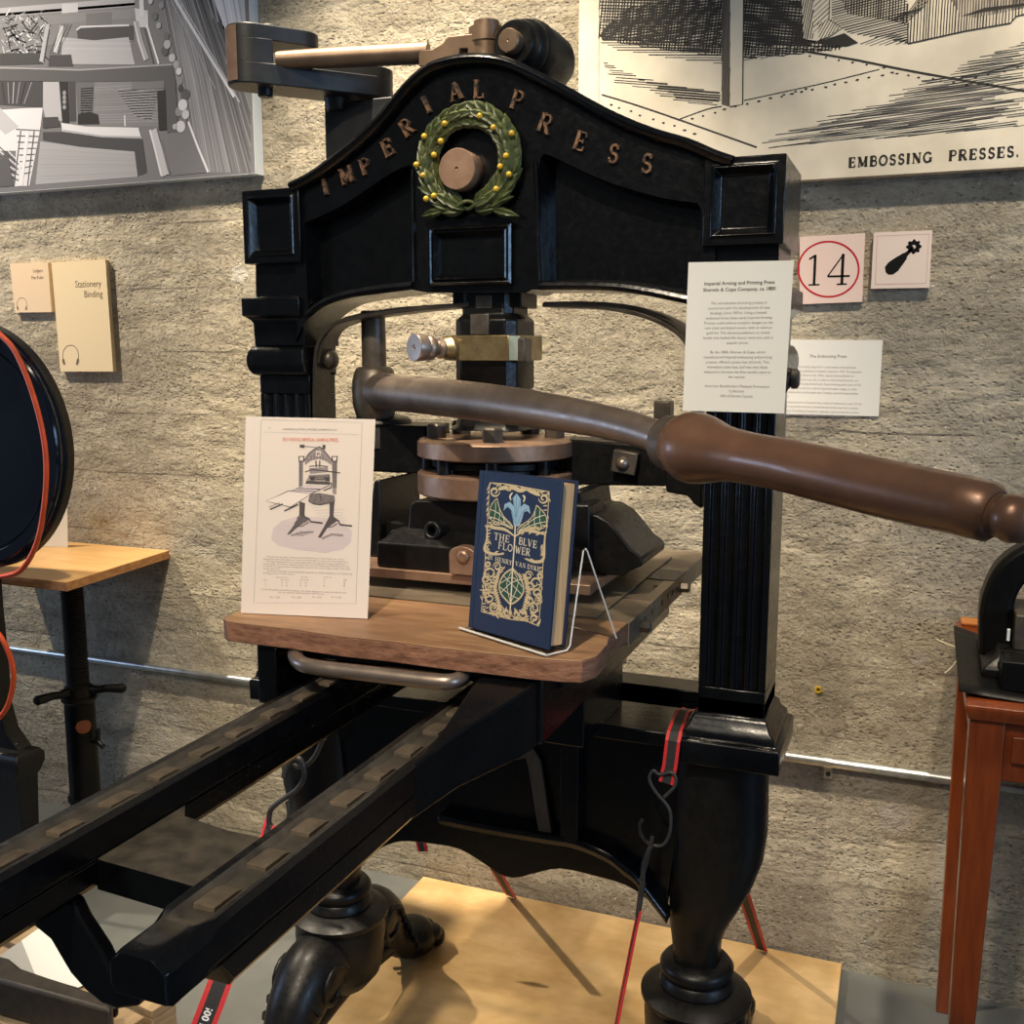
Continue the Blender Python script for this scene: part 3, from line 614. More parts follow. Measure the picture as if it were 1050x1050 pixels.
m = M(); m.lathe([(0, 0.0165), (0.014, 0.0165), (0.016, 0.015), (0.0162, 0.002), (0.0155, 0.001)], (c.x, 1.425, c.z), (-0.10, -1, 0), 28)
m.build('roller_pin', 'rod', kb)
# bearing lug behind the arch that carries the crank spindle
a, b = PX((333, 130), Y=1.47), PX((408, 102), Y=1.47)
m = M(); m.box(a.x, b.x, 1.47, 1.56, 1.50, PX((360, 103), Y=1.47).z)
m.lathe([(-0.02, 0.016), (0, 0.020), (0.02, 0.021), (0.023, 0.018)], PX((345, 101), Y=1.47), (0, 0, 1), 18)
m.build('bearing_lug', 'gunmetal', press, 40, 0.003)

# ---- spindle, lever bar and grip
spx, spy = PX((383, 340), Y=1.48).x, 1.48
zh = PX((385, 402), Y=1.48).z
m = M(); m.lathe([(-0.06, 0.02), (-0.053, 0.03), (-0.051, 0.018), (-0.047, 0.018), (-0.045, 0.026), (-0.040, 0.031), (-0.02, 0.036), (0.0, 0.037), (0.02, 0.036), (0.036, 0.031), (0.040, 0.027), (0.042, 0.020), (0.13, 0.0195)], (spx, spy, zh), (0, 0, 1), 32)
m.lathe([(-0.09, 0.028), (-0.056, 0.028)], (spx, spy, zh), (0, 0, 1), 20)
m.build('lever_spindle', 'bare', press, 40)
LA, LB = Vector((spx, 1.48)), Vector((0.056, 0.80))
def lev(px):
    r_ = ray(*px); e = LB-LA
    t = (LA.x*e.y-LA.y*e.x)/(r_.x*e.y-r_.y*e.x); return CAM+r_*t
bar = smoothpath([(385, 401), (400, 402), (440, 406), (500, 413), (560, 421.5), (620, 432.5), (660, 443), (688, 453)], 5)
rads = np.interp([p[0] for p in bar], [385, 400, 440, 500, 560, 620, 690], [0.031, 0.029, 0.0275, 0.0255, 0.0225, 0.0185, 0.0165])
m = M(); m.tube([lev(p) for p in bar], list(map(float, rads)), 24)
lever = m.build('lever_bar', 'steel', press, 60)
gp = [(684, 453), (687, 454), (692, 455), (696, 456), (700, 457), (706, 458), (713, 459.5), (721, 461), (730, 463), (740, 465), (752, 467), (770, 470.5), (800, 476), (850, 487.5), (900, 499.5), (950, 510.5), (990, 519), (1015, 525.5), (1022, 527.5)]
gr = [0.019, 0.026, 0.028, 0.0285, 0.0315, 0.0345, 0.0355, 0.034, 0.031, 0.0275, 0.0252, 0.0240, 0.0236, 0.0238, 0.0237, 0.0232, 0.0226, 0.0216, 0.017]
m = M(); m.tube([lev(p) for p in gp], gr, 36)
grip = m.build('handle_grip', 'grip', press, 50)
m = M(); e0 = lev((1019, 526.5)); e1 = lev((1060, 537)); ax = (e1-e0).normalized()
m.lathe([(-0.002, 0.016), (0.002, 0.0165), (0.005, 0.0135), (0.008, 0.0165), (0.016, 0.018), (0.024, 0.016), (0.03, 0.009), (0.031, 0.001)], e0, ax, 28)
m.build('end_knob', 'grip', grip, 50)
m = M(); f0 = lev((686, 453.5)); f1 = lev((694, 455.5)); ax = (f1-f0).normalized()
m.lathe([(-0.004, 0.0172), (-0.003, 0.027), (0.010, 0.0288), (0.016, 0.029), (0.017, 0.022)], f0, ax, 32)
lab(m.build('ferrule', 'bare', grip, 40), 'bright iron ferrule where lever meets grip')

# ---- leaf springs
for s, paths in ((-1, [[(322, 436), (322, 390), (323, 365), (327, 349), (337, 336), (352, 329), (380, 323), (430, 316.5), (480, 312)], [(324, 372), (331, 345), (342, 333), (360, 325), (400, 318), (440, 314.5), (476, 312.5)]]),
                 (1, [[(556, 312.5), (600, 313.5), (630, 317), (660, 324), (685, 335), (700, 347), (708, 362), (711, 385), (711, 430)], [(556, 311.5), (600, 311), (640, 314), (670, 322), (692, 333), (706, 348)]])):
    m = M()
    for k, pth in enumerate(paths):
        th = 0.0062; q = [Vector((PX(p, Y=1.43).x, PX(p, Y=1.43).z)) for p in smoothpath(pth, 4)]; rings = []
        for i, c in enumerate(q):
            t = (q[min(i+1, len(q)-1)]-q[max(i-1, 0)]).normalized(); nn = Vector((-t.y, t.x))*th/2
            A_, B_ = c+nn, c-nn; y0, y1 = 1.43+0.004*k, (1.475 if s < 0 else 1.49)
            rings.append([(A_.x, y0, A_.y), (B_.x, y0, B_.y), (B_.x, y1, B_.y), (A_.x, y1, A_.y)])
        m.loft(rings)
    if s < 0:
        c = PX((335, 369), Y=1.45); m.ball((c.x, 1.462, c.z), 0.017, (0.75, 1, 1), 18)
    m.build('leaf_spring', 'spring', press, 30, 0.0008)

# ---- platen shaft, clamp, discs
xs, ys = PX((508, 380), Y=1.475).x, 1.475
def oct_(hw, ch): return [(xs-hw, ys-hw+ch), (xs-hw+ch, ys-hw), (xs+hw-ch, ys-hw), (xs+hw, ys-hw+ch), (xs+hw, ys+hw-ch), (xs+hw-ch, ys+hw), (xs-hw+ch, ys+hw), (xs-hw, ys+hw-ch)]
def zsh(y, Y=1.43): return PX((508, y), Y=Y).z
m = M(); m.loft([[(x, y, z) for x, y in oct_(hw, hw*0.28)] for z, hw in ((zsh(442), 0.060), (zsh(437), 0.052), (zsh(428), 0.047), (zsh(404), 0.0435), (zsh(398), 0.0505), (zsh(328), 0.0505), (zsh(322), 0.042), (1.345, 0.042))])
m.box(xs-0.056, xs+0.056, 1.44, 1.51, zsh(315), 1.35)
m.build('platen_shaft', 'satin', press, 40, 0.002)
m = M(); m.box(xs-0.018, xs+0.012, ys-0.0545, ys-0.03, zsh(343), zsh(322)); m.box(xs-0.014, xs+0.012, 1.432, 1.445, zsh(316), zsh(302))
lab(m.build('key', 'bare', press, 40, 0.001), 'bare metal key on the front of the shaft')
zc0, zc1 = zsh(370, 1.41), zsh(343.5, 1.41)
m = M(); hw = 0.06
m.loft([[(x, y, z) for x, y in oct_(hw, 0.014)] for z in (zc0, zc1)])
qc = PX((446, 357), Y=1.40); 
m.tube([(xs-hw+0.008, 1.418, (zc0+zc1)/2), (qc.x+0.02, 1.408, qc.z), (qc.x+0.004, 1.40, qc.z)], [0.019, 0.0175, 0.012], 20)
clamp = m.build('brass_clamp', 'brass', press, 40, 0.0012)
m = M(); m.box(xs+hw-0.004, xs+hw+0.008, 1.425, 1.455, zc0-0.002, zc1-0.004)
m.build('clamp_bolt', 'bare', clamp, 40, 0.002)
ax = Vector((-0.5, -0.86, 0.02)); b0 = Vector((qc.x+0.010, 1.40, qc.z))
m = M(); m.lathe([(-0.004, 0.013), (0.002, 0.016), (0.006, 0.011), (0.012, 0.014), (0.018, 0.0185), (0.024, 0.019), (0.028, 0.0165), (0.03, 0.0195), (0.046, 0.0205), (0.048, 0.0195), (0.0481, 0.004), (0.0465, 0.0035), (0.0465, 0.002), (0.0485, 0.0015)], b0, ax, 32)
m.build('thumb_screw', 'steel', clamp, 40)
zd = lambda y: PX((507, y), Y=1.355).z
rd = 0.122
m = M(); m.lathe([(zd(476), rd-0.004), (zd(474.5), rd), (zd(459), rd), (zd(456), rd-0.006), (zd(455.5), 0.05)], (xs, ys, 0), (0, 0, 1), 56)
m.build('upper_disc', 'copper', press, 40)
m = M(); m.lathe([(zd(516), rd-0.002), (zd(514.5), rd), (zd(494), rd), (zd(491.5), rd-0.004), (zd(491), 0.05)], (xs, ys, 0), (0, 0, 1), 56)
m.build('lower_disc', 'copper', press, 40)
m = M(); m.lathe([(zd(492), 0.09), (zd(488), 0.09), (zd(486), 0.1), (zd(480), 0.1), (zd(475), 0.085)], (xs, ys, 0), (0, 0, 1), 40)
for a in range(0, 360, 45):
    m.lathe([(zd(493), 0.011), (zd(474), 0.011)], (xs+0.105*math.cos(math.radians(a+20)), ys+0.105*math.sin(math.radians(a+20)), 0), (0, 0, 1), 12)
p = PX((442, 483), Y=1.43); m.ball((p.x+0.006, 1.43, p.z), 0.0085, (1.3, 1, 1))
m.tube([(p.x, 1.43, p.z), (p.x+0.06, 1.40, p.z+0.004)], 0.0055, 10)
m.build('spacer', 'satin', press, 40)
for ang in (150, 205, 290, 20, 75):
    bx, by = xs+0.092*math.cos(math.radians(ang)), ys+0.092*math.sin(math.radians(ang)); z0 = zd(456)
    m = M(); m.lathe([(z0-0.004, 0.0165), (z0+0.019, 0.0165), (z0+0.022, 0.014)], (bx, by, 0), (0, 0, 1), 6)
    m.build('hex_bolt', 'bare', press, 20, 0.0008)

# ---- guide bar between the columns, behind the discs
zg0, zg1 = PX((600, 495), Y=1.5).z, PX((600, 451), Y=1.5).z
m = M(); m.box(XC-0.325, XC+0.325, 1.52, 1.56, zg0, zg1)
a = PX((374, 440), Y=1.47); m.box(PX((372, 460), Y=1.47).x, PX((440, 460), Y=1.47).x, 1.46, 1.55, PX((410, 485), Y=1.46).z, PX((410, 436), Y=1.46).z)
m.lathe([(0, 0.052), (0.01, 0.048), (0.014, 0.03)], (spx, 1.50, PX((410, 437), Y=1.46).z), (0, 0, 1), 28)
pr_ = [PX(p, Y=1.49) for p in [(579, 450), (690, 458), (690, 499), (579, 497)]]
m.prism([(p.x, p.z) for p in pr_], 1.49, 1.525)
lg = [PX(p, Y=1.47) for p in [(683, 470), (722, 470), (722, 520), (714, 515), (708, 507), (686, 503)]]
m.prism([(p.x, p.z) for p in lg], 1.45, 1.53)
g = m.build('guide_bar', 'satin', press, 40, 0.003)
p = PX((641, 474), Y=1.48); m = M()
Rm = Matrix.Rotation(math.radians(8), 3, 'Y'); m.box(-0.019, 0.019, -0.012, 0.006, -0.017, 0.017, R=Rm); m.v = [(v[0]+p.x, v[1]+1.485, v[2]+p.z) for v in m.v]
sq = m.build('square_nut', 'bare', press, 30, 0.002)
m = M(); m.lathe([(-0.004, 0.0105), (0.004, 0.010), (0.009, 0.006), (0.0105, 0.001)], (p.x-0.002, 1.474, p.z-0.001), (0, -1, 0), 20)
m.build('bolt_end', 'steel', sq)
p0, p1 = PX((673, 430), Y=1.56), PX((690, 411), Y=1.56)
m = M(); m.box(p0.x, p1.x, 1.54, 1.57, p0.z-0.04, p1.z); m.build('stop_peg', 'bare', press, 30, 0.002)

# ---- platen head: casting with two flared ends over the heated plate
ZB = 0.90
m = M()
def prof_ogee(sgn, yb): return None
zp = 0.932
og = [(600, 590), (600, 498), (607, 500), (610, 521), (622, 523), (634, 530), (645, 543), (656, 557), (663, 562), (667, 566), (667, 574), (655, 579), (648, 584)]
ogx = [(PX(p, Y=1.45).x, PX(p, Y=1.45).z) for p in og]
ogx = [(x, max(z, zp)) for x, z in ogx]
m.prism(ogx, 1.40, 1.54)
lef = [(2*xs-x-0.01, z) for x, z in ogx]; m.prism(lef, 1.40, 1.54)
m.box(xs-0.19, xs+0.17, 1.42, 1.56, zp, 0.985)
fb = [(386, 583), (386, 556), (395, 546), (412, 543), (414, 519), (420, 515), (600, 520), (600, 583)]
fx = [(PX(p, Y=1.36).x, max(PX(p, Y=1.36).z, zp)) for p in fb]
m.prism(fx, 1.38, 1.45)
b0 = [(386, 560), (600, 566), (600, 583), (386, 583)]
lo = [(PX(p, Y=1.335).x, max(PX(p, Y=1.335).z, zp)) for p in b0]
hi = [(x, z) for x, z in lo]
zl = PX((440, 560), Y=1.335).z; x0, x1 = lo[0][0], xs+0.16
m.loft([[(x0, 1.335, zp), (x1, 1.335, zp), (x1, 1.335, zl), (x0, 1.335, zl)], [(x0+0.004, 1.39, zp), (x1, 1.39, zp), (x1, 1.385, zl+0.018), (x0+0.02, 1.385, zl+0.018)]])
p = PX((440, 546), Y=1.345); m.lathe([(-0.03, 0.015), (0.006, 0.015), (0.007, 0.008), (-0.01, 0.0075)], (p.x, 1.36, p.z), (-0.15, -1, 0.1), 20)
ph = m.build('platen_head', 'satin', press, 40, 0.0025)
p = PX((476, 568), Y=1.325); m = M(); m.prism([(p.x+0.021*math.cos(q/10*math.pi)*1.0, p.z+0.012*math.sin(q/10*math.pi)) for q in range(11)]+[(p.x-0.021, zp+0.002), (p.x+0.021, zp+0.002)], 1.318, 1.338)
m.lathe([(0, 0.010), (0.004, 0.009), (0.006, 0.006), (0.0062, 0.001)], (p.x+0.002, 1.318, p.z-0.002), (0, -1, 0), 16)
lab(m.build('lug', 'copper', press, 30, 0.001), 'small copper brown lug on the front of the platen')
m = M(); m.box(xs-0.195, PX((634, 582), Z=0.93).x, 1.328, 1.62, 0.917, 0.931)
m.build('heated_plate', 'copper', press, 30, 0.001)

# ---- bed: steel table with wooden front board
BX0, BX1 = -0.857, -0.341
m = M(); m.box(BX0, BX1, 1.275, 1.80, 0.868, ZB-0.001)
m.box(BX0, BX1-0.045, 1.275, 1.72, 0.90, 0.9025)
m.lathe([(0, 0.0035), (0.0012, 0.0035)], (BX1-0.02, 1.50, ZB-0.001), (0, 0, 1), 10, mi=1); m.lathe([(0, 0.0035), (0.0012, 0.0035)], (BX1-0.02, 1.545, ZB-0.001), (0, 0, 1), 10, mi=1)
m.box(BX1-0.055, BX1+0.0006, 1.545, 1.62, ZB-0.004, ZB+0.0004, mi=1)
for y, z in ((1.36, 0), (1.40, 0.001), (1.46, 0), (1.50, 0.002), (1.53, 0), (1.56, 0.001)):
    m.lathe([(0, 0.0045), (0.0008, 0.0045)], (BX1, y, 0.884+z), (1, 0, 0), 10, mi=1)
bed = m.build('bed_plate', ['bedsteel', 'satin'], press, 30, 0.001)
for y in (1.335, 1.59):
    m = M(); m.lathe([(-0.002, 0.0085), (0.012, 0.0085), (0.014, 0.007)], (BX1, y, 0.880), (1, 0, 0), 6); m.build('bed_bolt', 'bare', bed, 20)
cor = [PX(p, Z=ZB) for p in [(232, 624), (228, 631), (236, 637), (250, 640)]]
fr = [PX(p, Z=ZB) for p in [(250, 639), (300, 645), (350, 652), (400, 657), (450, 663.5), (500, 669), (540, 673.5), (575, 676.5), (597, 677), (612, 672), (623, 660)]]
outl = [(BX0+0.004, 1.275), (BX0+0.004, cor[0].y+0.02)]+[(p.x, p.y) for p in fr[0:1]]+[(p.x, p.y) for p in fr[1:]]+[(BX1-0.004, 1.19), (BX1-0.002, 1.275)]
outl[1] = (BX0, 1.13); outl.insert(2, (BX0+0.006, 1.095)); outl.insert(3, (BX0+0.02, 1.083))
outl = [p for i, p in enumerate(outl) if i != 4]
m = M()
m.prism(outl, ZB-0.0272, ZB-0.002, 'Z', 1)
m.prism(outl, ZB-0.002, ZB, 'Z', 0)
m.build('front_board', ['board', 'boardedge'], press, 40, 0.0035)
m = M(); hz = 0.862
hp = [PX((328, 656), Z=hz+0.004), PX((312, 659), Z=hz), PX((303, 667), Z=hz), PX((306, 678), Z=hz), PX((322, 684), Z=hz), PX((380, 691), Z=hz), PX((440, 698), Z=hz), PX((463, 699), Z=hz), PX((476, 693), Z=hz), PX((480, 684), Z=hz+0.002), PX((486, 676), Z=hz+0.006)]
m.tube([Vector(p) for p in smoothpath(hp, 5)], 0.0098, 16)
m.build('pull_handle', 'steel', press, 60)
# carriage under the bed
m = M()
for xa, xb in ((-0.425, -0.395), (BX0+0.06, BX0+0.09)): m.box(xa, xb, 1.09, 1.75, 0.79, 0.872)
m.box(BX0+0.05, -0.39, 1.15, 1.18, 0.84, 0.872); m.box(BX0+0.05, -0.39, 1.5, 1.7, 0.82, 0.868)
m.build('carriage', BK, press, 40, 0.003)
# ---- rails with worn rack teeth
RZ = 0.83
for k, (xa, xb, yf) in enumerate(((-0.521, -0.468, 0.522), (-0.724, -0.675, 0.30))):
    w_ = xb-xa
    sec = [(xa+0.004, RZ-0.052), (xa, RZ-0.03), (xa, RZ-0.004), (xa+0.003, RZ), (xa+0.010, RZ-0.001), (xa+0.016, RZ-0.007), (xb-0.016, RZ-0.007), (xb-0.009, RZ-0.001), (xb-0.004, RZ-0.001), (xb, RZ-0.006), (xb, RZ-0.033), (xb-0.003, RZ-0.0345), (xb-0.003, RZ-0.0365), (xb, RZ-0.038), (xb-0.001, RZ-0.058), (xb-0.006, RZ-0.065), (xa+0.010, RZ-0.065)]
    n = len(sec); m = M()
    def endsec(y, zb_, fill, k):
        out = []
        for i, (x, z) in enumerate(sec):
            if fill: x, z = {2: (xa, RZ-0.011), 3: (xa+0.010, RZ-0.001), 4: (xa+0.013, RZ-0.0005), 5: (xa+0.017, RZ), 6: (xb-0.017, RZ), 7: (xb-0.013, RZ-0.0005), 8: (xb-0.010, RZ-0.001), 9: (xb, RZ-0.011), 11: (xb, z), 12: (xb, z)}.get(i, (x, z))
            z = max(z, zb_); xm = (xa+xb)/2
            out.append((xm+(x-xm)*k, y, RZ-0.017+(z-RZ+0.017)*k))
        return out
    m.loft([endsec(yf, RZ-0.036, 1, 0.9), endsec(yf+0.005, RZ-0.0365, 1, 1), endsec(yf+0.045, RZ-0.0365, 1, 1), endsec(yf+0.06, RZ-0.038, 0, 1), endsec(yf+0.075, RZ-0.065, 0, 1), [(x, 1.68, z) for x, z in sec]])
    for f_i, f in enumerate(m.f):                       # dust lies on the upward faces
        q = [m.v[i] for i in f]
        if len(f) == 4 and all(v[2] > RZ-0.0075 for v in q) and min(v[2] for v in q) < RZ-0.0065 and min(abs(v[0]-(xa+xb)/2) for v in q) < w_/2-0.012: m.mi[f_i] = 1
    rail = m.build('rail', [BK, 'dusty'], press, 30, 0.0015)
    y = yf+0.075+0.01*k; random.seed(11+k)
    while y < 1.15:
        m = M(); L_ = 0.034+0.006*random.random(); xm = (xa+xb)/2-0.001; hw = w_/2-0.0165; h = 0.0034+0.0016*random.random(); z = RZ-0.0075
        m.loft([[(xm-hw, y, z), (xm+hw, y, z), (xm+hw, y+0.001, z+h), (xm-hw, y+0.001, z+h)], [(xm-hw, y+L_*0.8, z), (xm+hw, y+L_*0.8, z), (xm+hw, y+L_*0.8, z+h*0.8), (xm-hw, y+L_*0.8, z+h*0.8)], [(xm-hw, y+L_, z), (xm+hw, y+L_, z), (xm+hw, y+L_, z+0.001), (xm-hw, y+L_, z+0.001)]])
        m.build('rack_tooth', 'chip', rail, 20, 0.0008)
        y += 0.062+0.006*random.random()
m = M(); tx = [(-0.68, 0.675), (-0.515, 0.665), (-0.515, 0.765), (-0.60, 0.765), (-0.66, 0.775), (-0.68, 0.80)]
m.prism(tx, RZ-0.068, RZ-0.038, 'Z', 0)
m.prism(tx, RZ-0.0382, RZ-0.036, 'Z', 1)
m.build('rail_tie', [BK, 'dusty'], press, 30, 0.002)
m = M(); bp = [PX(p, Y=0.655) for p in [(28, 932), (50, 917), (82, 918), (91, 938), (112, 970), (122, 992), (134, 1008), (150, 1012), (150, 1026), (128, 1029), (112, 1023), (96, 1010), (80, 992), (60, 958)]]
m.prism([(p.x, min(p.z, RZ-0.064)) for p in bp], 0.645, 0.66)
m.build('rail_brace', BK, press, 40, 0.003)

# ---- base frame: cross beam with sunk panels and a curved apron
m = M()
xa, xb = XC-0.31, XC+0.31
m.box(xa, xb, 1.40, 1.515, 0.684, 0.706)
ap = smoothpath([(437, 846), (446, 869), (469, 883), (491, 897), (510, 902), (530, 902), (546, 898), (573, 893), (607, 900), (640, 910), (663, 925), (681, 941)], 3)
apx = [(PX(p, Y=1.43).x, PX(p, Y=1.43).z) for p in ap]
xm = PX((520, 900), Y=1.43).x
right = [p for p in apx if p[0] > xm]; left = [(2*xm-p[0], p[1]) for p in right[::-1]]
left = [(max(x, XC-0.30), z) for x, z in left]; right = [(min(x, XC+0.30), z) for x, z in right]
pan = [(xa, 0.69)]+left+[p for p in right]+[(xb, 0.69)]
m.prism(pan, 1.436, 1.452)
apr = smoothpath([(450, 838), (500, 848), (560, 858), (590, 863), (623, 877), (640, 890), (652, 899), (670, 922), (684, 940)], 3)
rim = [(PX(p, Y=1.415).x, PX(p, Y=1.415).z) for p in apr]
m.loft([[Vector((x, 1.413, z-0.012)), Vector((x, 1.408, z)), Vector((x, 1.413, z+0.006)), Vector((x, 1.44, z+0.004)), Vector((x, 1.44, z-0.012))] for x, z in rim])
p0, p1 = PX((577, 742), Y=1.40), PX((590, 862), Y=1.42); m.box(p0.x-0.008, p1.x+0.006, 1.412, 1.44, p1.z-0.004, 0.69)
m.prism([(x, z+0.03 if z < 0.6 else z) for x, z in pan], 1.60, 1.62)
m.box(xa, xb, 1.60, 1.66, 0.684, 0.706)
m.build('base_frame', BK, press, 40, 0.002)
m = M(); sp_ = [PX(p, Y=1.425) for p in [(527, 763), (541, 760), (546, 770), (554, 782), (567, 857), (554, 856), (543, 786), (540, 776), (531, 778)]]  # added strip in place of an opening that shows the wall behind
m.prism([(p.x, p.z) for p in sp_], 1.42, 1.432)
lab(m.build('gap_strip', 'gapstrip', press, 30), 'made-up brown strip standing in for the wall seen through a gap in the base frame')
m = M(); wb = [PX(p, Y=1.10) for p in [(556, 748), (566, 750), (606, 706), (640, 676), (640, 690), (600, 735), (592, 742)]]
m.loft([[(-0.474, y, z0), (xq, y, z0), (xq, y, z1), (-0.474, y, z1)] for y, xq, z0, z1 in ((0.90, -0.4695, 0.768, 0.826), (0.98, -0.455, 0.772, 0.835), (1.06, -0.41, 0.784, 0.862), (1.10, -0.397, 0.79, 0.871), (1.2, -0.397, 0.79, 0.871))])
m.box(-0.47, -0.41, 1.30, 1.50, 0.706, 0.80)
m.build('rail_bracket', BK, press, 40, 0.003)

# ---- legs: cabriole upper leg, ring, knee and two paw feet each
def rowpx(s, yy, xl_, xr_, Y=1.46):
    a, b = PX((xl_, yy), Y=Y), PX((xr_, yy), Y=Y); return a.z, a.x-XC, b.x-XC
rows = [rowpx(1, *r) for r in [(792, 690, 787), (815, 689, 787), (845, 688, 786), (870, 687, 782), (895, 686, 772), (920, 686, 758), (942, 686, 745), (960, 688, 738), (985, 690, 736)]]
ZG = 0.016
for s in (-1, 1):
    m = M(); rings = []
    lx = 0.309
    for z, a, b in [(0.672, rows[0][1], rows[0][2])]+rows+[(rows[-1][0]-0.03, rows[-1][1], rows[-1][2])]:
        c, h = (a+b)/2, (b-a)/2; dp = min(h, 0.055)
        rings.append([(XC+s*(c+h*math.copysign(abs(math.cos(t))**0.75, math.cos(t))), YC-0.012+dp*math.copysign(abs(math.sin(t))**0.75, math.sin(t)), z) for t in [2*math.pi*k/24 for k in range(24)]])
    m.loft(rings)
    cxl = XC+s*(rows[-1][1]+rows[-1][2])/2; cyl = YC-0.012; zr = rows[-1][0]
    m.lathe([(zr-0.042, 0.05), (zr-0.034, 0.058), (zr-0.022, 0.055), (zr-0.019, 0.052), (zr-0.014, 0.0565), (zr-0.004, 0.057), (zr+0.003, 0.052), (zr+0.007, 0.04)], (cxl, cyl, 0), (0, 0, 1), 36)
    m.lathe([(0.125, 0.05), (0.15, 0.07), (0.19, 0.078), (zr-0.085, 0.080), (zr-0.066, 0.077), (zr-0.056, 0.086), (zr-0.050, 0.086), (zr-0.043, 0.074), (zr-0.036, 0.055)], (cxl, cyl, 0), (0, 0, 1), 32)
    for f in (-1, 1):
        pth = smoothpath([(0, 0.185), (0.05, 0.20), (0.10, 0.195), (0.145, 0.165), (0.182, 0.12), (0.215, 0.085), (0.25, 0.06)], 5)
        rd_ = np.interp(range(len(pth)), [0, 5, 10, 15, 20, 25, 30], [0.055, 0.058, 0.059, 0.052, 0.042, 0.036, 0.036])
        m.tube([(cxl, cyl+f*y, z) for y, z in pth], [float(v) for v in rd_], 20, flat=0.92, up=(0, 0, 1))
        # scrolls on both cheeks of the knee
        for sd in (-1, 1):
            sc = [(cxl+sd*(0.052-0.0012*k/4), cyl+f*0.105+(0.038-0.0012*k)*math.cos(k*0.45), 0.185+(0.038-0.0012*k)*math.sin(k*0.45)) for k in range(28)]
            m.tube(sc, 0.0045, 8)
        for k in range(5):                              # fur lines above the paw
            yk = 0.15+0.014*k; m.tube([(cxl+0.05*math.cos(q), cyl+f*(yk+0.012*math.sin(q)), 0.165-0.022*k+0.028*math.sin(q)) for q in [math.pi*j/8 for j in range(9)]], 0.006, 6)
        yp = cyl+f*0.285
        m.ball((cxl, yp-f*0.01, ZG+0.04), 0.05, (1.0, 1.0, 0.82), 20)
        for j, dx in enumerate((-0.036, -0.013, 0.013, 0.036)):
            yy = yp+f*(0.034 if abs(dx) < 0.02 else 0.022)
            m.ball((cxl+dx, yy-f*0.008, ZG+0.042), 0.019, (1, 1.25, 0.95), 14)
            m.ball((cxl+dx, yy+f*0.014, ZG+0.022), 0.0165, (0.95, 1.15, 1.3), 14)
        m.ball((cxl, yp, ZG+0.016), 0.016, (2.6, 3.0, 1), 14)
    leg = m.build('leg', 'satin', press, 50)
    m = M(); st = smoothpath([(cyl-0.25, 0.075), (cyl-0.15, 0.10), (cyl, 0.115), (cyl+0.15, 0.10), (cyl+0.25, 0.075)], 6)
    m.tube([(cxl+0.006, y, z) for y, z in st], 0.019, 14); m.build('foot_stretcher', 'satin', press, 60)

# ------------------------------------------------------------------ things on and around the press
INK_D = ink((0.05, 0.045, 0.045)); INK_M = ink((0.22, 0.19, 0.19)); INK_L = ink((0.42, 0.36, 0.36))
BODY = ["The introduction of arming presses is", "concurrent with the development of case", "bindings (circa 1830s). Using a heated,", "embossed brass plate, early Imperial Arming",
        "Presses could emboss complex designs on the", "new cloth and board covers, with or without", "gold foil. This allowed publishers to create", "books that looked like luxury items but sold at", "popular prices."]
BODY2 = ["By the 1880s Sherwin & Cope, which", "manufactured Imperial embossing and printing", "presses, offered a press that did both. This", "innovation came late, and was very likely", "eclipsed by the time the first models came to", "the market."]

# explanatory card fixed to the right column
yc_ = 1.388
F = Face((0, yc_, 0), (1, 0, 0), (0, 0, 1))
paper = ink((0.80, 0.79, 0.73)); c = F.pxs([(700, 421), (804, 424), (814, 267), (706, 269)])
F.m.loft([[F.w(a, b, -0.0008) for a, b in c], [F.w(a, b, 0) for a, b in c]], True, F.mi(paper))
H_ = 0.0043
def ctr(y): u0, v0 = F.px(703.5+(421-y)*0.018, y); u1, v1 = F.px(808+(424-y)*0.03, y-2); return ((u0+u1)/2, (v0+v1)/2)
def cline(st, y, size=0.0034, mat=INK_M, bold=0.0, sx_=0.98): u, v = ctr(y); F.text(st, u, v-size/2, size, mat, 2, 'CENTER', 0, sx_, bold)
cline("Imperial Arming and Printing Press", 291, 0.0046, INK_D, 0.012, 0.98); cline("Sherwin & Cope Company, ca 1880", 297.5, 0.0046, INK_D, 0.012, 0.98)
for i, st in enumerate(BODY): cline(st, 311.5+i*5.1)
for i, st in enumerate(BODY2): cline(st, 362+i*5.1)
for i, st in enumerate(["American Bookbinders Museum Permanent", "Collection", "Gift of Donna Captain"]): cline(st, 397+i*5)
tag(F.build('information_card'), 'white information card with printed text fixed to the right column of the press', 'card')

# old advertisement sheet leaning on the bed
A_, B_ = PX((247, 629), Z=ZB+0.0006), PX((377, 635), Z=ZB+0.0006)
ux = (B_-A_).normalized(); nb = Vector((-ux.y, ux.x, 0)); al = math.radians(9.5)
uy = nb*math.sin(al)+Vector((0, 0, 1))*math.cos(al)
F = Face(A_, ux, uy)
cream = ink((0.80, 0.71, 0.64)); lav = ink((0.62, 0.54, 0.56)); lav2 = ink((0.70, 0.60, 0.60)); redi = ink((0.72, 0.28, 0.22))
c = F.pxs([(247, 628.5), (377, 634.5), (385, 430), (252, 427)])
F.m.loft([[F.w(a, b, -0.0006) for a, b in c], [F.w(a, b, 0) for a, b in c]], True, F.mi(cream))
Z5 = lambda x, y: (240+x/5, 420+y/5)             # pixels of a five times enlarged view of the sheet
def zp_(pts, mat, L=2): F.poly(F.pxs([Z5(*p) for p in pts]), mat, L)
def zl_(pts, wd, mat, L=3): F.line(F.pxs([Z5(*p) for p in pts]), wd/5*0.00127, mat, L)
zl_([(140, 52), (657, 66), (625, 995), (102, 990), (140, 52)], 2.5, INK_L, 2)
zl_([(150, 115), (640, 128)], 2, ink((0.6, 0.52, 0.5)), 2)
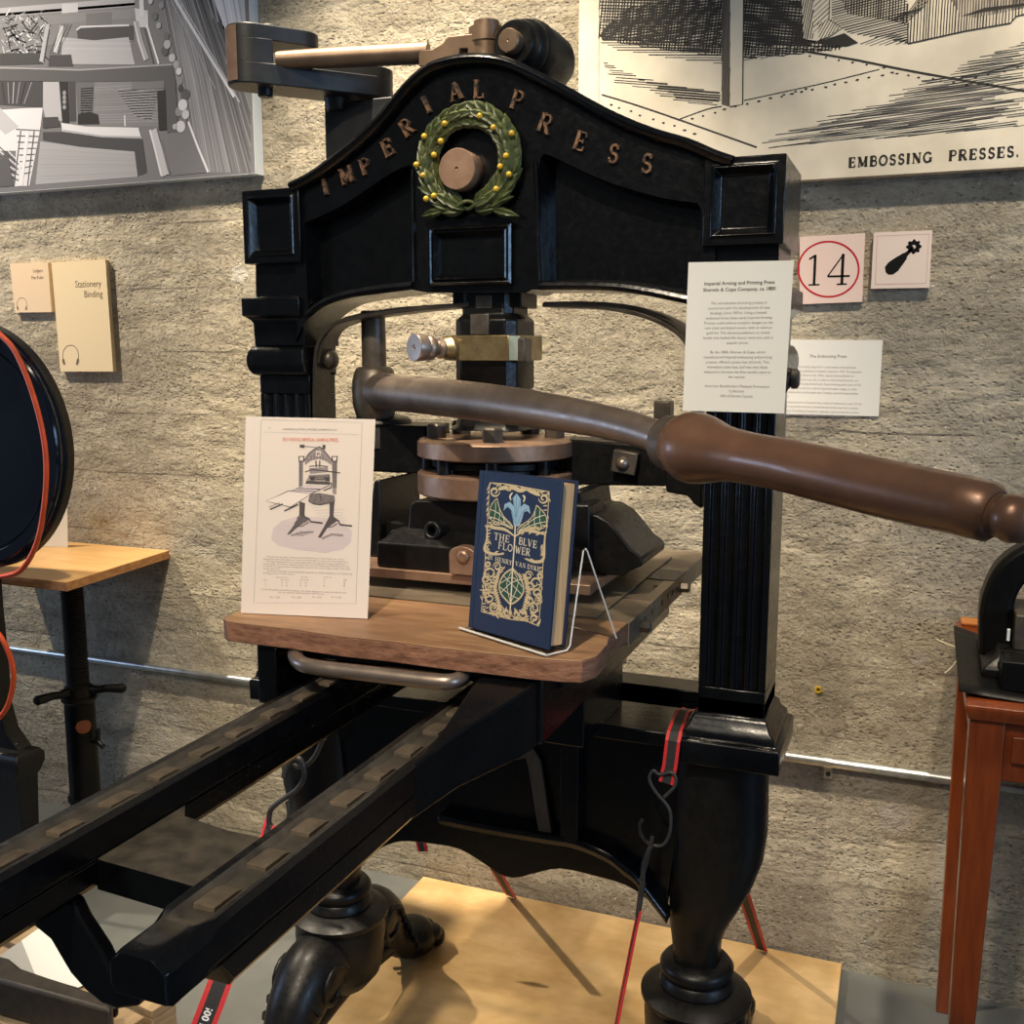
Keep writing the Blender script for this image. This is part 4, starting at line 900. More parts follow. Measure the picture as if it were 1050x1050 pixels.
zp_([(245, 570), (330, 545), (470, 555), (560, 585), (605, 620), (600, 680), (560, 715), (470, 735), (330, 720), (230, 700), (190, 665), (200, 610)], lav2, 1)
F.hatch(F.pxs([Z5(*p) for p in [(245, 570), (560, 585), (605, 640), (590, 700), (470, 735), (300, 715), (195, 670), (200, 610)]]), math.radians(3), 0.0030, 0.0007, lav, 2)
F.hatch(F.pxs([Z5(*p) for p in [(390, 500), (590, 510), (600, 590), (400, 590)]]), math.radians(3), 0.0035, 0.0005, lav, 2, rag=0.3)
DK, MD = ink((0.10, 0.085, 0.09)), ink((0.33, 0.28, 0.29))
# the little engraved press
for pts in ([(333, 240), (355, 240), (352, 405), (333, 405)], [(503, 250), (530, 250), (525, 435), (505, 432)]): zp_(pts, MD, 2)
for x in (337, 345, 508, 516, 523): zl_([(x, 262), (x-2, 400)], 3, DK)
for x0 in (330, 500): zp_([(x0, 238), (x0+32, 238), (x0+30, 268), (x0+2, 268)], DK, 3); zp_([(x0+6, 243), (x0+26, 243), (x0+24, 262), (x0+8, 262)], cream, 4)
zp_([(362, 262), (385, 225), (410, 205), (440, 190), (462, 210), (490, 245), (503, 262), (500, 285), (470, 262), (435, 252), (395, 262), (365, 285)], MD, 2)
zl_([(360, 262), (385, 225), (410, 205), (440, 190), (462, 210), (490, 245), (505, 262)], 6, DK, 4)
zp_([(420, 212), (445, 212), (445, 240), (420, 240)], cream, 3); F.disc(F.px(*Z5(432, 226)), 0.0022, MD, 4)
zp_([(336, 180), (362, 180), (362, 197), (338, 195)], DK, 3); zl_([(362, 188), (430, 195)], 6, MD); zp_([(455, 180), (470, 182), (468, 205), (452, 200)], DK, 3)
zp_([(385, 300), (480, 295), (485, 320), (390, 330)], MD, 2); zl_([(365, 320), (400, 308), (450, 312), (545, 325)], 6, DK, 4)
zp_([(382, 335), (490, 330), (492, 352), (384, 350)], MD, 2); zp_([(390, 342), (415, 345), (410, 365), (392, 362)], DK, 3); zp_([(465, 348), (485, 345), (492, 368), (470, 366)], DK, 3)
zp_([(372, 365), (498, 372), (490, 385), (365, 380)], DK, 3)
zp_([(365, 384), (490, 388), (395, 432), (282, 418)], lav2, 3); zp_([(282, 416), (395, 432), (290, 500), (165, 468)], ink((0.86, 0.76, 0.70)), 3)
zl_([(282, 416), (395, 432), (290, 500), (165, 468), (282, 416)], 4, DK, 4); zl_([(395, 432), (490, 388)], 4, DK, 4)
zl_([(185, 512), (250, 484)], 8, DK, 4); zl_([(258, 520), (330, 486)], 8, DK, 4); zl_([(180, 500), (235, 478)], 4, MD, 4)
zp_([(390, 432), (440, 428), (515, 440), (518, 470), (490, 480), (440, 488), (405, 482), (380, 470)], MD, 3); zl_([(383, 470), (410, 484), (445, 488), (490, 478)], 5, DK, 5)
zp_([(335, 470), (365, 480), (362, 540), (382, 565), (330, 600), (285, 640), (272, 640), (310, 590), (335, 540)], DK, 3)
zl_([(350, 545), (385, 560), (395, 575), (455, 582)], 9, DK, 4); zl_([(300, 600), (350, 598), (385, 578)], 5, DK, 4)
zp_([(490, 475), (516, 470), (510, 545), (530, 570), (480, 605), (445, 658), (430, 655), (462, 600), (490, 545)], DK, 3)
zl_([(505, 550), (535, 570), (545, 590), (605, 597)], 9, DK, 4); zl_([(470, 605), (505, 600), (530, 585)], 5, DK, 4)
zl_([(292, 646), (345, 630), (408, 628)], 9, MD, 3); zl_([(450, 662), (500, 640), (560, 645)], 12, MD, 3)
for k in range(9): zl_([(366+k*15, 262-math.sin(k/8*math.pi)*48+8), (366+k*15, 275-math.sin(k/8*math.pi)*20)], 3, DK, 4)
for x0, x1 in ((333, 355), (503, 528)):
    for k in range(16): zl_([(x0, 262+k*9), (x1, 264+k*9)], 1.6, DK, 4)
for pts, w_ in (([(385, 292), (430, 286), (482, 292)], 5), ([(388, 352), (440, 358), (490, 352)], 5), ([(420, 262), (422, 296)], 7), ([(440, 262), (440, 296)], 7), ([(318, 404), (440, 408)], 4), ([(300, 412), (420, 420)], 3), ([(500, 375), (498, 400), (460, 415)], 6), ([(440, 430), (446, 460), (440, 470)], 6)): zl_(pts, w_, DK, 5)
F.hatch(F.pxs([Z5(*p) for p in [(390, 432), (440, 428), (515, 440), (518, 470), (490, 480), (440, 488), (405, 482), (380, 470)]]), math.radians(70), 0.0018, 0.0008, DK, 4)
F.hatch(F.pxs([Z5(*p) for p in [(380, 340), (492, 335), (495, 372), (372, 368)]]), math.radians(60), 0.0016, 0.0007, DK, 4)
F.hatch(F.pxs([Z5(*p) for p in [(330, 540), (365, 545), (385, 570), (330, 600), (280, 640)]]), math.radians(50), 0.0018, 0.0008, INK_M, 4); F.hatch(F.pxs([Z5(*p) for p in [(300, 640), (345, 622), (410, 625), (350, 650)]]), math.radians(8), 0.0016, 0.0008, MD, 4)
def st5(s, x, y, h, mat, sx_=0.9, b=0.0): u, v = F.px(*Z5(x, y)); F.text(s, u, v-h/2, h, mat, 5, 'LEFT', 0.0, sx_, b)
def fit5(s, x0, x1, y, h, mat, b=0.0):
    u0_, v_ = F.px(*Z5(x0, y)); u1_, _ = F.px(*Z5(x1, y)); F.text(s, u0_, v_-h/2, h, mat, 5, "LEFT", 0.0, (u1_-u0_)/(len(s)*h*0.60), b)
st5("HARRILD & SONS, LIMITED, LONDON, E.C.", 250, 100, 0.0025, INK_M, 1.13)
st5("62", 178, 94, 0.002, INK_M); u, v = F.px(*Z5(248, 152)); F.caps("SELF-INKING IMPERIAL ARMING PRESS.", u, v-0.0025, 0.0052, redi, 5, 0, 0.1, 'LEFT', 1.1) if False else None
st5("SELF-INKING IMPERIAL ARMING PRESS.", 248, 152, 0.0046, redi, 0.70, 0.008)
para = ["     This Press is specially constructed for the Blocking of Cloth Cases, etc., and is", "adapted for every description of work. It is fitted with an improved Inking Apparatus,", "     The bed is heavy and runs on gun-metal slides, the impression being regulated by a", "screw wedge. The Press is fitted complete with a pair of Gauges, and Heating Box for gas,", "or Steam, as required. Extra inking rollers and moulds may be had to order. The Press", "works with ease.", "     The Press is strongly recommended for general use in Blocking Rooms and Colouring", "Printing in one or two colours."]
for i, s in enumerate(para): fit5(s, 150, 150+(450 if len(s) > 60 else 450*len(s)/84), 752+i*12.2, 0.0021, INK_L)
for i, row in enumerate((("No. 1", "8 in. by 6", "10 in. by 8", "10", "£28"), ("   2", "10     8", "12     10", "13", "34"), ("   3", "12    10", "15     12", "16", "42"))):
    for s, x in zip(row, (150, 240, 335, 455, 560)): st5(s, x, 872+i*15, 0.0024, INK_L)
for s, x in (("Inside Size of Chase.", 215), ("Size of Bed.", 345), ("Weight, Cwt.", 460)): st5(s, x, 858, 0.0018, INK_L, 0.8)
fit5("If with Rising Bed and Sliding Tympan, and Inking Apparatus, extra; the above sizes", 140, 592, 920, 0.0021, INK_L); fit5("are the platens. Delivered to the Docks.", 225, 470, 935, 0.0021, INK_L)
for s, x in (("No. 1, £38.", 185), ("No. 2, £46.", 295), ("No. 3, £54.", 400), ("No. 4, £60.", 500)): st5(s, x, 960, 0.0024, INK_L)
tag(F.build('advertisement_sheet'), 'cream advertisement sheet with an engraved press leaning upright on the wooden bed', 'paper')

# book and its clear stand
zb_ = ZB+0.006
A_ = PX((480, 643), Z=zb_); B_ = PX((563, 667), Z=zb_)
ux = (B_-A_).normalized(); nb = Vector((-ux.y, ux.x, 0)); al = math.radians(6)
uy = nb*math.sin(al)+Vector((0, 0, 1))*math.cos(al); Wb = (B_-A_).length; Hb = 0.2; Tb = 0.0285
blue = simple('blue_book_cloth', (0.0085, 0.024, 0.075), (0.0065, 0.018, 0.058), 0.55, 0, 900, (1, 1, 1), 0.3, 0.0003)
gilt = ink((0.66, 0.55, 0.34), 0.45); greeni = ink((0.03, 0.10, 0.075)); lbl = ink((0.32, 0.50, 0.66)); lbl2 = ink((0.14, 0.30, 0.52)); ivory = ink((0.78, 0.72, 0.58), 0.5)
nin = ux.cross(uy)
if nin.dot(CAM-A_) > 0: nin = -nin                    # into the book
book = thing('book', A_, 'dark blue clothbound book with gilt flower design standing upright on the bed', 'book')
def bslab(u0, u1, v0, v1, d0, d1, name, mat, bev=0.0006, mats=None):
    m = M(); m.loft([[A_+ux*a+uy*b+nin*d0 for a, b in ((u0, v0), (u1, v0), (u1, v1), (u0, v1))], [A_+ux*a+uy*b+nin*d1 for a, b in ((u0, v0), (u1, v0), (u1, v1), (u0, v1))]])
    return m.build(name, mat, book, 30, bev)
pages = grid_wood('page_edges', (0.60, 0.37, 0.17), (0.74, 0.49, 0.25), (0.82, 0.58, 0.33), (260, 260, 3), 0.8, 1.0, 0.3)
bslab(0.003, Wb-0.004, 0.004, Hb-0.004, 0.0028, Tb-0.0028, 'page_block', pages, 0)
bslab(0, Wb, 0, Hb, Tb-0.003, Tb, 'back_cover', blue)
cov = bslab(0, Wb, 0, Hb, 0, 0.003, 'front_cover', blue)
m = M(); m.loft([[A_+uy*v+nin*(Tb/2-Tb/2*math.cos(q))-ux*0.004*math.sin(q)+ux*0.0015 for q in [math.pi*k/8 for k in range(9)]] for v in (0, Hb)])
m.build('spine', blue, book, 40)
F = Face(A_, ux, uy); S5 = lambda x, y: F.px(460+x/5, 470+y/5)
def bl(pts, wd, mat=gilt, L=2, sm=4, taper=False):
    q = smoothpath([S5(*p) for p in pts], sm) if sm else [S5(*p) for p in pts]
    n = len(q); F.line(q, [wd*(0.25+1.5*math.sin(math.pi*(0.08+0.84*i/(n-1)))) for i in range(n)] if taper else wd, mat, L)
def bp(pts, mat, L=1): F.poly([S5(*p) for p in pts], mat, L)
def curl(x, y, r, a0, turns, wd=0.0016, dirn=1):
    bl([(x+r*(1-0.75*k/14)*math.cos(a0+dirn*turns*2*math.pi*k/14), y+r*(1-0.75*k/14)*1.05*math.sin(a0+dirn*turns*2*math.pi*k/14)) for k in range(15)], wd, gilt, 3, 3, True)
def lf(x, y, a, L_=28, W_=10, mat=gilt):
    ca, sa = math.cos(a), math.sin(a)
    bp([(x+u*ca-v*sa, y+u*sa+v*ca) for u, v in ((0, 0), (L_*0.35, W_/2), (L_, 0), (L_*0.45, -W_/2))], mat, 4)
# gilt outer border: leafy frame
EDGE = [[(212, 125), (300, 132), (410, 152), (517, 172)], [(517, 172), (505, 330), (490, 470), (480, 620), (463, 860)], [(463, 860), (400, 835), (320, 825), (240, 805), (168, 785)], [(168, 785), (180, 650), (190, 480), (200, 330), (212, 125)]]
for e in EDGE: bl(e, 0.0011, gilt, 2, 4)
random.seed(5)
for e in EDGE:
    q = smoothpath(e, 8)
    for i in range(1, len(q)-1):
        a = math.atan2(q[i+1][1]-q[i-1][1], q[i+1][0]-q[i-1][0]); cxm, cym = 340, 480
        ti = math.atan2(cym-q[i][1], cxm-q[i][0])
        lf(q[i][0], q[i][1], ti+random.choice((-0.9, 0.9)), 22+10*random.random(), 8)
# top curls, flower
for x, y, r, a, d_ in ((238, 170, 26, 0, 1), (488, 205, 26, math.pi, -1)): curl(x, y, r, a, 1.3, 0.0016, d_)
for pts in ([(300, 165), (330, 150), (368, 165), (400, 160)], [(255, 160), (290, 150), (320, 165)], [(400, 160), (440, 175), (470, 190)]): bl(pts, 0.003, gilt, 3, 4, True)
bp([(320, 260), (300, 250), (282, 270), (288, 235), (315, 222), (335, 245), (330, 205), (350, 180), (372, 210), (370, 250), (388, 232), (414, 245), (420, 285), (405, 270), (388, 275), (375, 320), (360, 350), (335, 345), (330, 310)], lbl, 3)
for pts in ([(350, 190), (348, 260), (346, 340)], [(300, 245), (325, 270), (338, 330)], [(405, 258), (378, 280), (355, 335)], [(330, 200), (340, 250), (343, 300)], [(370, 210), (358, 255), (350, 300)]): bl(pts, 0.0012, lbl2, 4, 3)
for pts in ([(322, 215), (316, 195), (330, 175)], [(385, 225), (392, 200), (380, 190)]): bl(pts, 0.0016, ivory, 4, 3, True)
# wing leaves with gilt netting
wl = [(250, 205), (222, 235), (208, 290), (225, 320), (280, 335), (330, 362), (320, 335), (285, 300), (262, 255)]; wr = [(452, 240), (478, 265), (502, 300), (500, 345), (470, 362), (420, 362), (352, 378), (370, 345), (410, 320), (438, 285)]
for g in (wl, wr): bp(g, greeni, 1); bl(g+[g[0]], 0.0013, gilt, 3, 2)
for pts in ([(215, 262), (262, 285), (330, 355)], [(212, 300), (260, 315), (325, 358)], [(243, 225), (240, 280), (232, 320)], [(262, 258), (262, 300), (255, 330)], [(282, 300), (285, 320), (280, 337)], [(496, 290), (440, 310), (362, 370)], [(500, 325), (440, 338), (362, 372)], [(470, 262), (468, 310), (478, 355)], [(445, 270), (440, 320), (446, 360)], [(412, 320), (410, 340), (415, 362)]): bl(pts, 0.0009, ivory, 3, 3)
# centre stem and scroll dividers
bl([(343, 345), (340, 420), (330, 560), (322, 700), (315, 800)], 0.0022, ivory, 4, 4)
for pts in ([(340, 400), (290, 365), (230, 355), (200, 345)], [(342, 400), (390, 370), (440, 375), (495, 390)], [(200, 350), (196, 420), (185, 470), (230, 490), (285, 490)], [(495, 385), (492, 450), (485, 520), (440, 530), (395, 515)]): bl(pts, 0.0023, gilt, 3, 4, True)
for x, y, a in ((215, 345, 0.3), (250, 352, 0.6), (290, 362, 0.8), (470, 382, 2.6), (430, 372, 2.4), (390, 372, 2.2), (205, 420, 1.0), (196, 455, 0.9), (235, 485, -0.4), (262, 492, -0.3), (484, 440, 2.0), (488, 480, 2.2), (440, 525, 3.6), (415, 520, 3.4)): lf(x, y, a, 28, 11)
# bottom: green pod between acanthus scrolls
pod = [(330, 565), (290, 590), (262, 640), (268, 690), (300, 730), (318, 745), (345, 735), (378, 700), (385, 655), (360, 600)]
bp(pod, greeni, 1); bl(pod+[pod[0]], 0.0022, gilt, 3, 3)
for pts in ([(330, 570), (300, 640), (318, 740)], [(330, 570), (358, 640), (318, 742)], [(268, 640), (330, 610), (380, 660)], [(268, 690), (320, 640), (375, 620)], [(282, 600), (330, 650), (378, 700)], [(265, 660), (320, 700), (360, 720)]): bl(pts, 0.0009, ivory, 4, 3)
for x, y, r, a, d_ in ((215, 590, 34, 1.2, 1), (445, 640, 34, 2.0, -1), (212, 715, 32, 0, -1), (435, 770, 32, 3, 1), (262, 780, 26, 4, 1), (385, 800, 26, 5, -1), (250, 555, 22, 3, 1), (412, 600, 22, 0, -1), (205, 655, 20, 0, 1), (462, 710, 20, 3, -1)): curl(x, y, r, a, 1.4, 0.0014, d_)
for i in range(30):
    for sgn in (-1, 1):
        t = i/29; x = 322+sgn*(30+118*math.sin(t*2.6)*(0.55+0.45*random.random())); y = 565+t*255+sgn*12
        lf(x, y, random.uniform(0, 6.28), 22, 8)
for x, y, r, a, d_ in ((195, 620, 26, 0.5, 1), (190, 690, 24, 2, -1), (232, 760, 24, 1, 1), (452, 690, 24, 1, -1), (440, 820, 20, 2, 1), (300, 790, 18, 0, 1), (345, 800, 18, 3, -1), (238, 620, 24, 4, -1), (420, 660, 26, 2.5, 1), (225, 675, 24, 3.3, 1), (410, 730, 26, 1.5, -1), (470, 600, 16, 0, 1), (205, 545, 18, 1, 1)): curl(x, y, r, a, 1.2, 0.0017, d_)
for k in range(16):
    for sgn in (-1, 1):
        t = k/15; q = (325+sgn*(68-40*abs(t-0.45)*1.2)+sgn*6, 580+190*t+sgn*10); lf(q[0], q[1], (math.pi/2 if t < .5 else math.pi/2)+sgn*(-0.9), 36, 13)
for k in range(10):
    for sgn in (-1, 1):
        t = k/9; lf(340+sgn*(20+115*t), 372-22*math.sin(t*3.0)+sgn*10, (-0.5 if sgn > 0 else math.pi+0.5)+random.uniform(-0.5, 0.5), 26, 10); lf(340+sgn*(25+115*t)-8, 338+20*t-8+sgn*10, random.uniform(0, 6.28), 14, 6)
for x, y, a in ((300, 760, 1.9), (318, 770, 1.5), (338, 765, 1.1), (280, 770, 2.4), (360, 775, 0.7)): lf(x, y, a, 46, 15)
# title panels read clear against the blue
def tx_(s, x0, y0, x1, y1, h):
    a = S5(x0, y0); b = S5(x1, y1); wd = (sum(GW[ch]+0.13 for ch in s)-0.13)*h; L_ = math.hypot(b[0]-a[0], b[1]-a[1]); hh = h*L_/wd if False else h
    ang = math.atan2(b[1]-a[1], b[0]-a[0]); k = L_/((sum(GW[ch] for ch in s)+0.13*(len(s)-1))*h); c_, s_ = math.cos(ang), math.sin(ang); x = 0
    for ch in s:
        for pl_, tt in GL[ch]:
            F.line([(a[0]+((x+p)*h*k)*c_-q*h*s_, a[1]+((x+p)*h*k)*s_+q*h*c_) for p, q in pl_], tt*h*1.1, ivory, 5)
        x += GW[ch]+0.13
tx_("THE", 233, 415, 312, 433, 0.0088); tx_("BLVE", 360, 440, 452, 462, 0.0088); tx_("FLO", 255, 462, 328, 480, 0.0088); tx_("WER", 342, 485, 418, 502, 0.0088)
tx_("BY", 204, 516, 228, 522, 0.0056); tx_("HENRY", 240, 526, 326, 548, 0.0056); tx_("VAN", 343, 550, 395, 563, 0.0056); tx_("DYKE", 405, 566, 468, 581, 0.0056)
F.build('cover_design', book)
bl_e = bslab(0.006, 0.0075, 0.0005, Hb-0.0005, -0.0003, 0.0002, 'hinge_groove', blue, 0)

acr, nt, b = nodes('clear_acrylic'); b.inputs['Base Color'].default_value = (0.95, 0.97, 0.97, 1); b.inputs['Transmission Weight'].default_value = 1.0; b.inputs['Roughness'].default_value = 0.03; b.inputs['IOR'].default_value = 1.4
MAT['acrylic'] = acr; MAT['acredge'] = simple('acrylic_edge', (0.75, 0.75, 0.72), (0.68, 0.68, 0.66), 0.25, 0, 20)
zs = ZB+0.0006; dn = Vector((nin.x, nin.y, 0)).normalized()
S0 = PX((471, 643), Z=zs+0.004); S1 = PX((560, 671), Z=zs+0.004); su = (S1-S0).normalized(); sd = Vector((-su.y, su.x, 0)); Ws = (S1-S0).length
stand = thing('book_stand', (S0.x, S0.y, zs), 'clear acrylic easel stand holding up the blue book', 'book stand')
p0 = PX((560, 671), Z=zs+0.004); p1 = PX((581, 664), Z=zs+0.004); ptop = None
de = (p1-p0).length
rear = PX((617, 651), Z=zs)
# side profile in (depth, height) following the bent sheet
hd = (Vector((p1.x, p1.y, 0))-Vector((S1.x, S1.y, 0))).dot(sd)
rd2 = (Vector((rear.x, rear.y, 0))-Vector((S1.x, S1.y, 0))).dot(sd)
htop = 0.118; dtop = hd+0.022
prof = [(0, 0.016), (0.001, 0.002), (hd-0.004, 0.0015), (hd+0.001, 0.006), (dtop, htop), (dtop+0.004, htop+0.002), (dtop+0.007, htop-0.002), (rd2, 0.0)]
th = 0.0016; m = M(); 
def sp3(u, d_, h): return Vector((S0.x, S0.y, zs))+su*u+sd*d_+Vector((0, 0, h))
prof2 = [(0.0, 0.004)]+prof[1:]
rg = []
for i, (d_, h) in enumerate(prof2):
    a = Vector(prof2[max(i-1, 0)]); b_ = Vector(prof2[min(i+1, len(prof2)-1)]); t = (b_-a).normalized(); nn = Vector((-t.y, t.x))*th
    rg.append([sp3(0.006, d_, h), sp3(Ws, d_, h), sp3(Ws, d_+nn.x, h+nn.y), sp3(0.006, d_+nn.x, h+nn.y)])
m.loft(rg)
m.build('bent_sheet', 'acrylic', stand, 20)
m = M(); m.tube([sp3(Ws, d_+0.0004, h+0.0008) for d_, h in prof2[1:]], 0.0011, 8)
m.tube([sp3(0.0, 0.0, 0.003), sp3(Ws, 0, 0.003)], 0.0016, 8)
lab(m.build('polished_edge', 'acredge', stand, 40), 'bright white polished edges of the clear stand')

# ------------------------------------------------------------------ posters and signs on the wall
def board_face(name, pts_px, yfront, mat_face, mat_side, parent=None):
    F = Face((0, yfront, 0), (1, 0, 0), (0, 0, 1)); return F
# left: photograph of a paper ruling works
YP = WY-0.034
F = Face((0, YP, 0), (1, 0, 0), (0, 0, 1))
u1, v0 = F.px(262, 178); u0 = F.px(0, 195)[0]-0.55; v1 = v0+0.75
F.slab(u0, u1, v0, v1, WY-YP-0.0015, gray(0.5)); F.m.mi[-6:] = [F.mi(ink((0.62, 0.68, 0.72), 0.4))]*6
F.poly([(u0, v0+0.001), (u1-0.001, v0+0.001), (u1-0.001, v1), (u0, v1)], gray(0.19), 1)
Q = lambda x, y: F.px(x/3.62, y/3.62)
def qp(pts, g, L=2): F.poly([Q(*p) for p in pts], gray(g), L)
def ql(pts, wd, g, L=3): F.line([Q(*p) for p in pts], wd/3.62*0.00235, gray(g), L)
random.seed(21)
EB = 648
qp([(600, 0), (905, 0), (935, 632), (780, 645), (700, 450), (640, 230)], 0.2, 2)
qp([(735, -60), (905, -60), (918, 190), (850, 170), (760, 60)], 0.62, 3); qp([(790, -20), (880, -20), (900, 120), (830, 110)], 0.8, 4)
for i in range(7): ql([(760+20*i, -40), (790+20*i, 70+12*i)], 5, random.choice((0.35, 0.5, 0.9)), 5)
for i in range(46):
    t = i/45; x0 = 600+t*180; x1 = 700+t*330; g = 0.13+0.20*random.random()+0.18*max(0, 1-abs(t-0.28)*4)
    yend = 640 if x1 < 930 else 640-(x1-930)*2.3
    xe = x1 if x1 < 930 else 930
    ql([(x0, -30), ((x0+xe)/2+8, yend*0.46), (xe, yend)], 3+4*random.random(), g, 4)
ql([(640, -20), (760, 180), (870, 360)], 11, 0.75, 6); ql([(655, -20), (780, 190), (890, 380)], 5, 0.5, 6); ql([(625, -20), (720, 170), (800, 330)], 5, 0.38, 6)
qp([(0, 500), (540, 500), (600, 650), (0, 690)], 0.22, 2); qp([(150, 525), (300, 545), (505, 560), (525, 655), (132, 685)], 0.40, 3)
for i in range(12): ql([(150, 545+i*11), (520, 570+i*7)], 2, 0.33+0.12*random.random(), 4)
qp([(0, -20), (520, -20), (510, 110), (0, 200)], 0.26, 2)
for y, g, hgt in ((0, 0.5, 30), (40, 0.3, 36), (20, 0.42, 14)): qp([(0, y+30), (500, y-10), (500, y-10+hgt), (0, y+30+hgt)], g, 3)
qp([(320, 50), (415, 45), (415, 90), (320, 95)], 0.2, 4); qp([(230, 15), (290, 12), (290, 45), (230, 50)], 0.68, 4)
for i in range(130):                                   # the tangle of light spindles upper left
    x, y = random.uniform(0, 165), random.uniform(55, 200); a = random.uniform(-1.2, 1.4); L_ = random.uniform(14, 46)
    ql([(x, y), (x+L_*math.cos(a), y+L_*math.sin(a))], random.uniform(2, 6), random.choice((0.06, 0.3, 0.62, 0.85)), 5)
qp([(0, 198), (160, 196), (158, 238), (0, 242)], 0.09, 6)
qp([(285, 108), (470, 92), (498, 96), (496, 150), (290, 150)], 0.07, 4); qp([(232, 138), (350, 150), (478, 138), (502, 240), (228, 238)], 0.52, 5)
for i in range(9): ql([(240, 150+i*10), (490, 152+i*10)], 2.5, 0.45+0.14*random.random(), 6)
ql([(205, 195), (218, 150), (232, 96)], 20, 0.7, 7); ql([(155, 230), (165, 170), (180, 90)], 22, 0.48, 7); ql([(162, 230), (172, 170), (187, 90)], 4, 0.15, 8)
for i in range(4): ql([(185+i*10, 200), (230+i*12, 90)], 2, 0.1, 7)
qp([(185, 205), (265, 203), (272, 246), (180, 246)], 0.1, 7); ql([(285, 112), (300, 100), (480, 94)], 6, 0.8, 6)
ql([(505, 80), (520, 150), (545, 222)], 24, 0.42, 7); ql([(500, 80), (515, 150), (538, 222)], 6, 0.75, 8); ql([(545, 90), (590, 238)], 9, 0.8, 7); ql([(535, 100), (570, 235)], 6, 0.12, 7)
qp([(500, 30), (550, 40), (552, 105), (508, 100)], 0.66, 6); ql([(525, -20), (528, 60)], 20, 0.75, 7)
qp([(0, 250), (120, 262), (300, 258), (640, 238), (652, 300), (300, 304), (0, 300)], 0.14, 7); ql([(0, 252), (300, 260), (640, 240)], 5, 0.4, 8)
qp([(490, 305), (610, 300), (610, 328), (490, 332)], 0.21, 8)
qp([(0, 300), (160, 304), (160, 400), (0, 390)], 0.09, 4); qp([(158, 304), (225, 304), (232, 450), (170, 440), (160, 400)], 0.5, 4)
for i in range(6): ql([(8+i*22, 305), (20+i*14, 385)], 4, random.choice((0.35, 0.5, 0.03)), 5)
qp([(278, 306), (610, 300), (600, 470), (280, 470)], 0.27, 3); qp([(280, 300), (350, 300), (345, 420), (290, 430)], 0.16, 4)
for i in range(16): ql([(300, 330+i*9), (590, 310+i*10)], 3, 0.2+0.16*random.random(), 4)
qp([(430, 330), (590, 340), (560, 450), (500, 430)], 0.34, 4)
qp([(220, 303), (252, 303), (258, 458), (232, 458)], 0.05, 6); qp([(255, 303), (280, 303), (284, 450), (260, 450)], 0.08, 5)
for y in (345, 362, 378, 398): F.disc(Q(240, y), 0.0055, gray(0.32), 8)
qp([(290, 425), (330, 415), (365, 425), (370, 462), (290, 462)], 0.05, 6); ql([(463, 428), (465, 468)], 7, 0.65, 6)
qp([(228, 456), (320, 470), (515, 474), (526, 514), (380, 510), (232, 488)], 0.74, 8); ql([(235, 484), (380, 506), (522, 510)], 6, 0.45, 9)
qp([(610, 300), (652, 298), (662, 492), (622, 492)], 0.12, 8); qp([(584, 338), (616, 334), (622, 482), (590, 484)], 0.04, 9)
qp([(160, 490), (235, 490), (380, 512), (530, 518), (546, 640), (512, 656), (500, 562), (300, 545), (160, 520)], 0.1, 6)
qp([(650, 490), (700, 460), (770, 640), (640, 652), (600, 560), (600, 500)], 0.2, 7)
ql([(568, 482), (590, 560), (614, 652)], 34, 0.55, 9); ql([(558, 482), (578, 560), (600, 652)], 8, 0.74, 10); ql([(600, 520), (632, 652)], 6, 0.2, 10)
ql([(700, 452), (735, 545), (774, 640)], 9, 0.85, 9)
for x, y, r, g in ((600, 20, 12, .3), (575, 60, 14, .15), (590, 95, 11, .4), (618, 135, 13, .15), (622, 165, 15, .5), (612, 190, 16, .12), (640, 215, 14, .6), (655, 240, 14, .4), (665, 265, 12, .7), (668, 300, 14, .3), (672, 330, 12, .1), (690, 350, 18, .12), (680, 390, 20, .7), (665, 415, 16, .3), (690, 425, 16, .62), (680, 450, 18, .2), (672, 470, 20, .65), (650, 470, 10, .5), (560, 5, 10, .6)):
    F.disc(Q(x, y), r/3.62*0.00235, gray(g), 10+(g > .4), None, 14)
qp([(0, 408), (90, 402), (160, 400), (150, 480), (110, 690), (55, 692), (60, 560), (0, 560)], 0.74, 5)
qp([(0, 400), (40, 440), (70, 470), (20, 500), (0, 480)], 0.55, 6)
for i in range(8): ql([(60+i*3, 480+i*24), (150-i*5, 485+i*22)], 4, 0.12, 7); ql([(0, 530+i*16), (70, 600+i*10)], 4, 0.06 if i % 2 else 0.8, 7)
for x in (78, 104, 128): ql([(x, 485), (x-25, 690)], 5 if x != 104 else 16, 0.12 if x != 104 else 0.8, 8)
qp([(0, 590), (30, 560), (50, 690), (0, 694)], 0.12, 8)
qp([(160, 436), (215, 434), (226, 470), (160, 476)], 0.07, 9)
tag(F.build('photograph_panel'), 'black and white photograph panel of a workshop hung above the left side of the press', 'picture')

# right: large engraving panel
YP = WY-0.03
F = Face((0, YP, 0), (1, 0, 0), (0, 0, 1))
u0, v0 = F.px(596, 205); _, v0 = F.px(823, 184.5); v0 -= 0.0; u1 = F.px(1050, 170)[0]+0.5; u0 = F.px(594, 0)[0]
paperm = grid_wood('engraving_paper', (0.70, 0.62, 0.47), (0.76, 0.69, 0.55), (0.80, 0.73, 0.60), (1, 1, 1), 0.6, 9, 0.0)
F.slab(u0, u1, v0, v0+0.7, WY-YP-0.0015, paperm)
IK = ink((0.035, 0.032, 0.03)); IK2 = ink((0.16, 0.14, 0.12)); PPM = 0.00235
E_ = lambda *pts: F.pxs(pts)
random.seed(4)
F.line(E_((615, -40), (614, 60), (614, 108)), 0.0011, IK2)
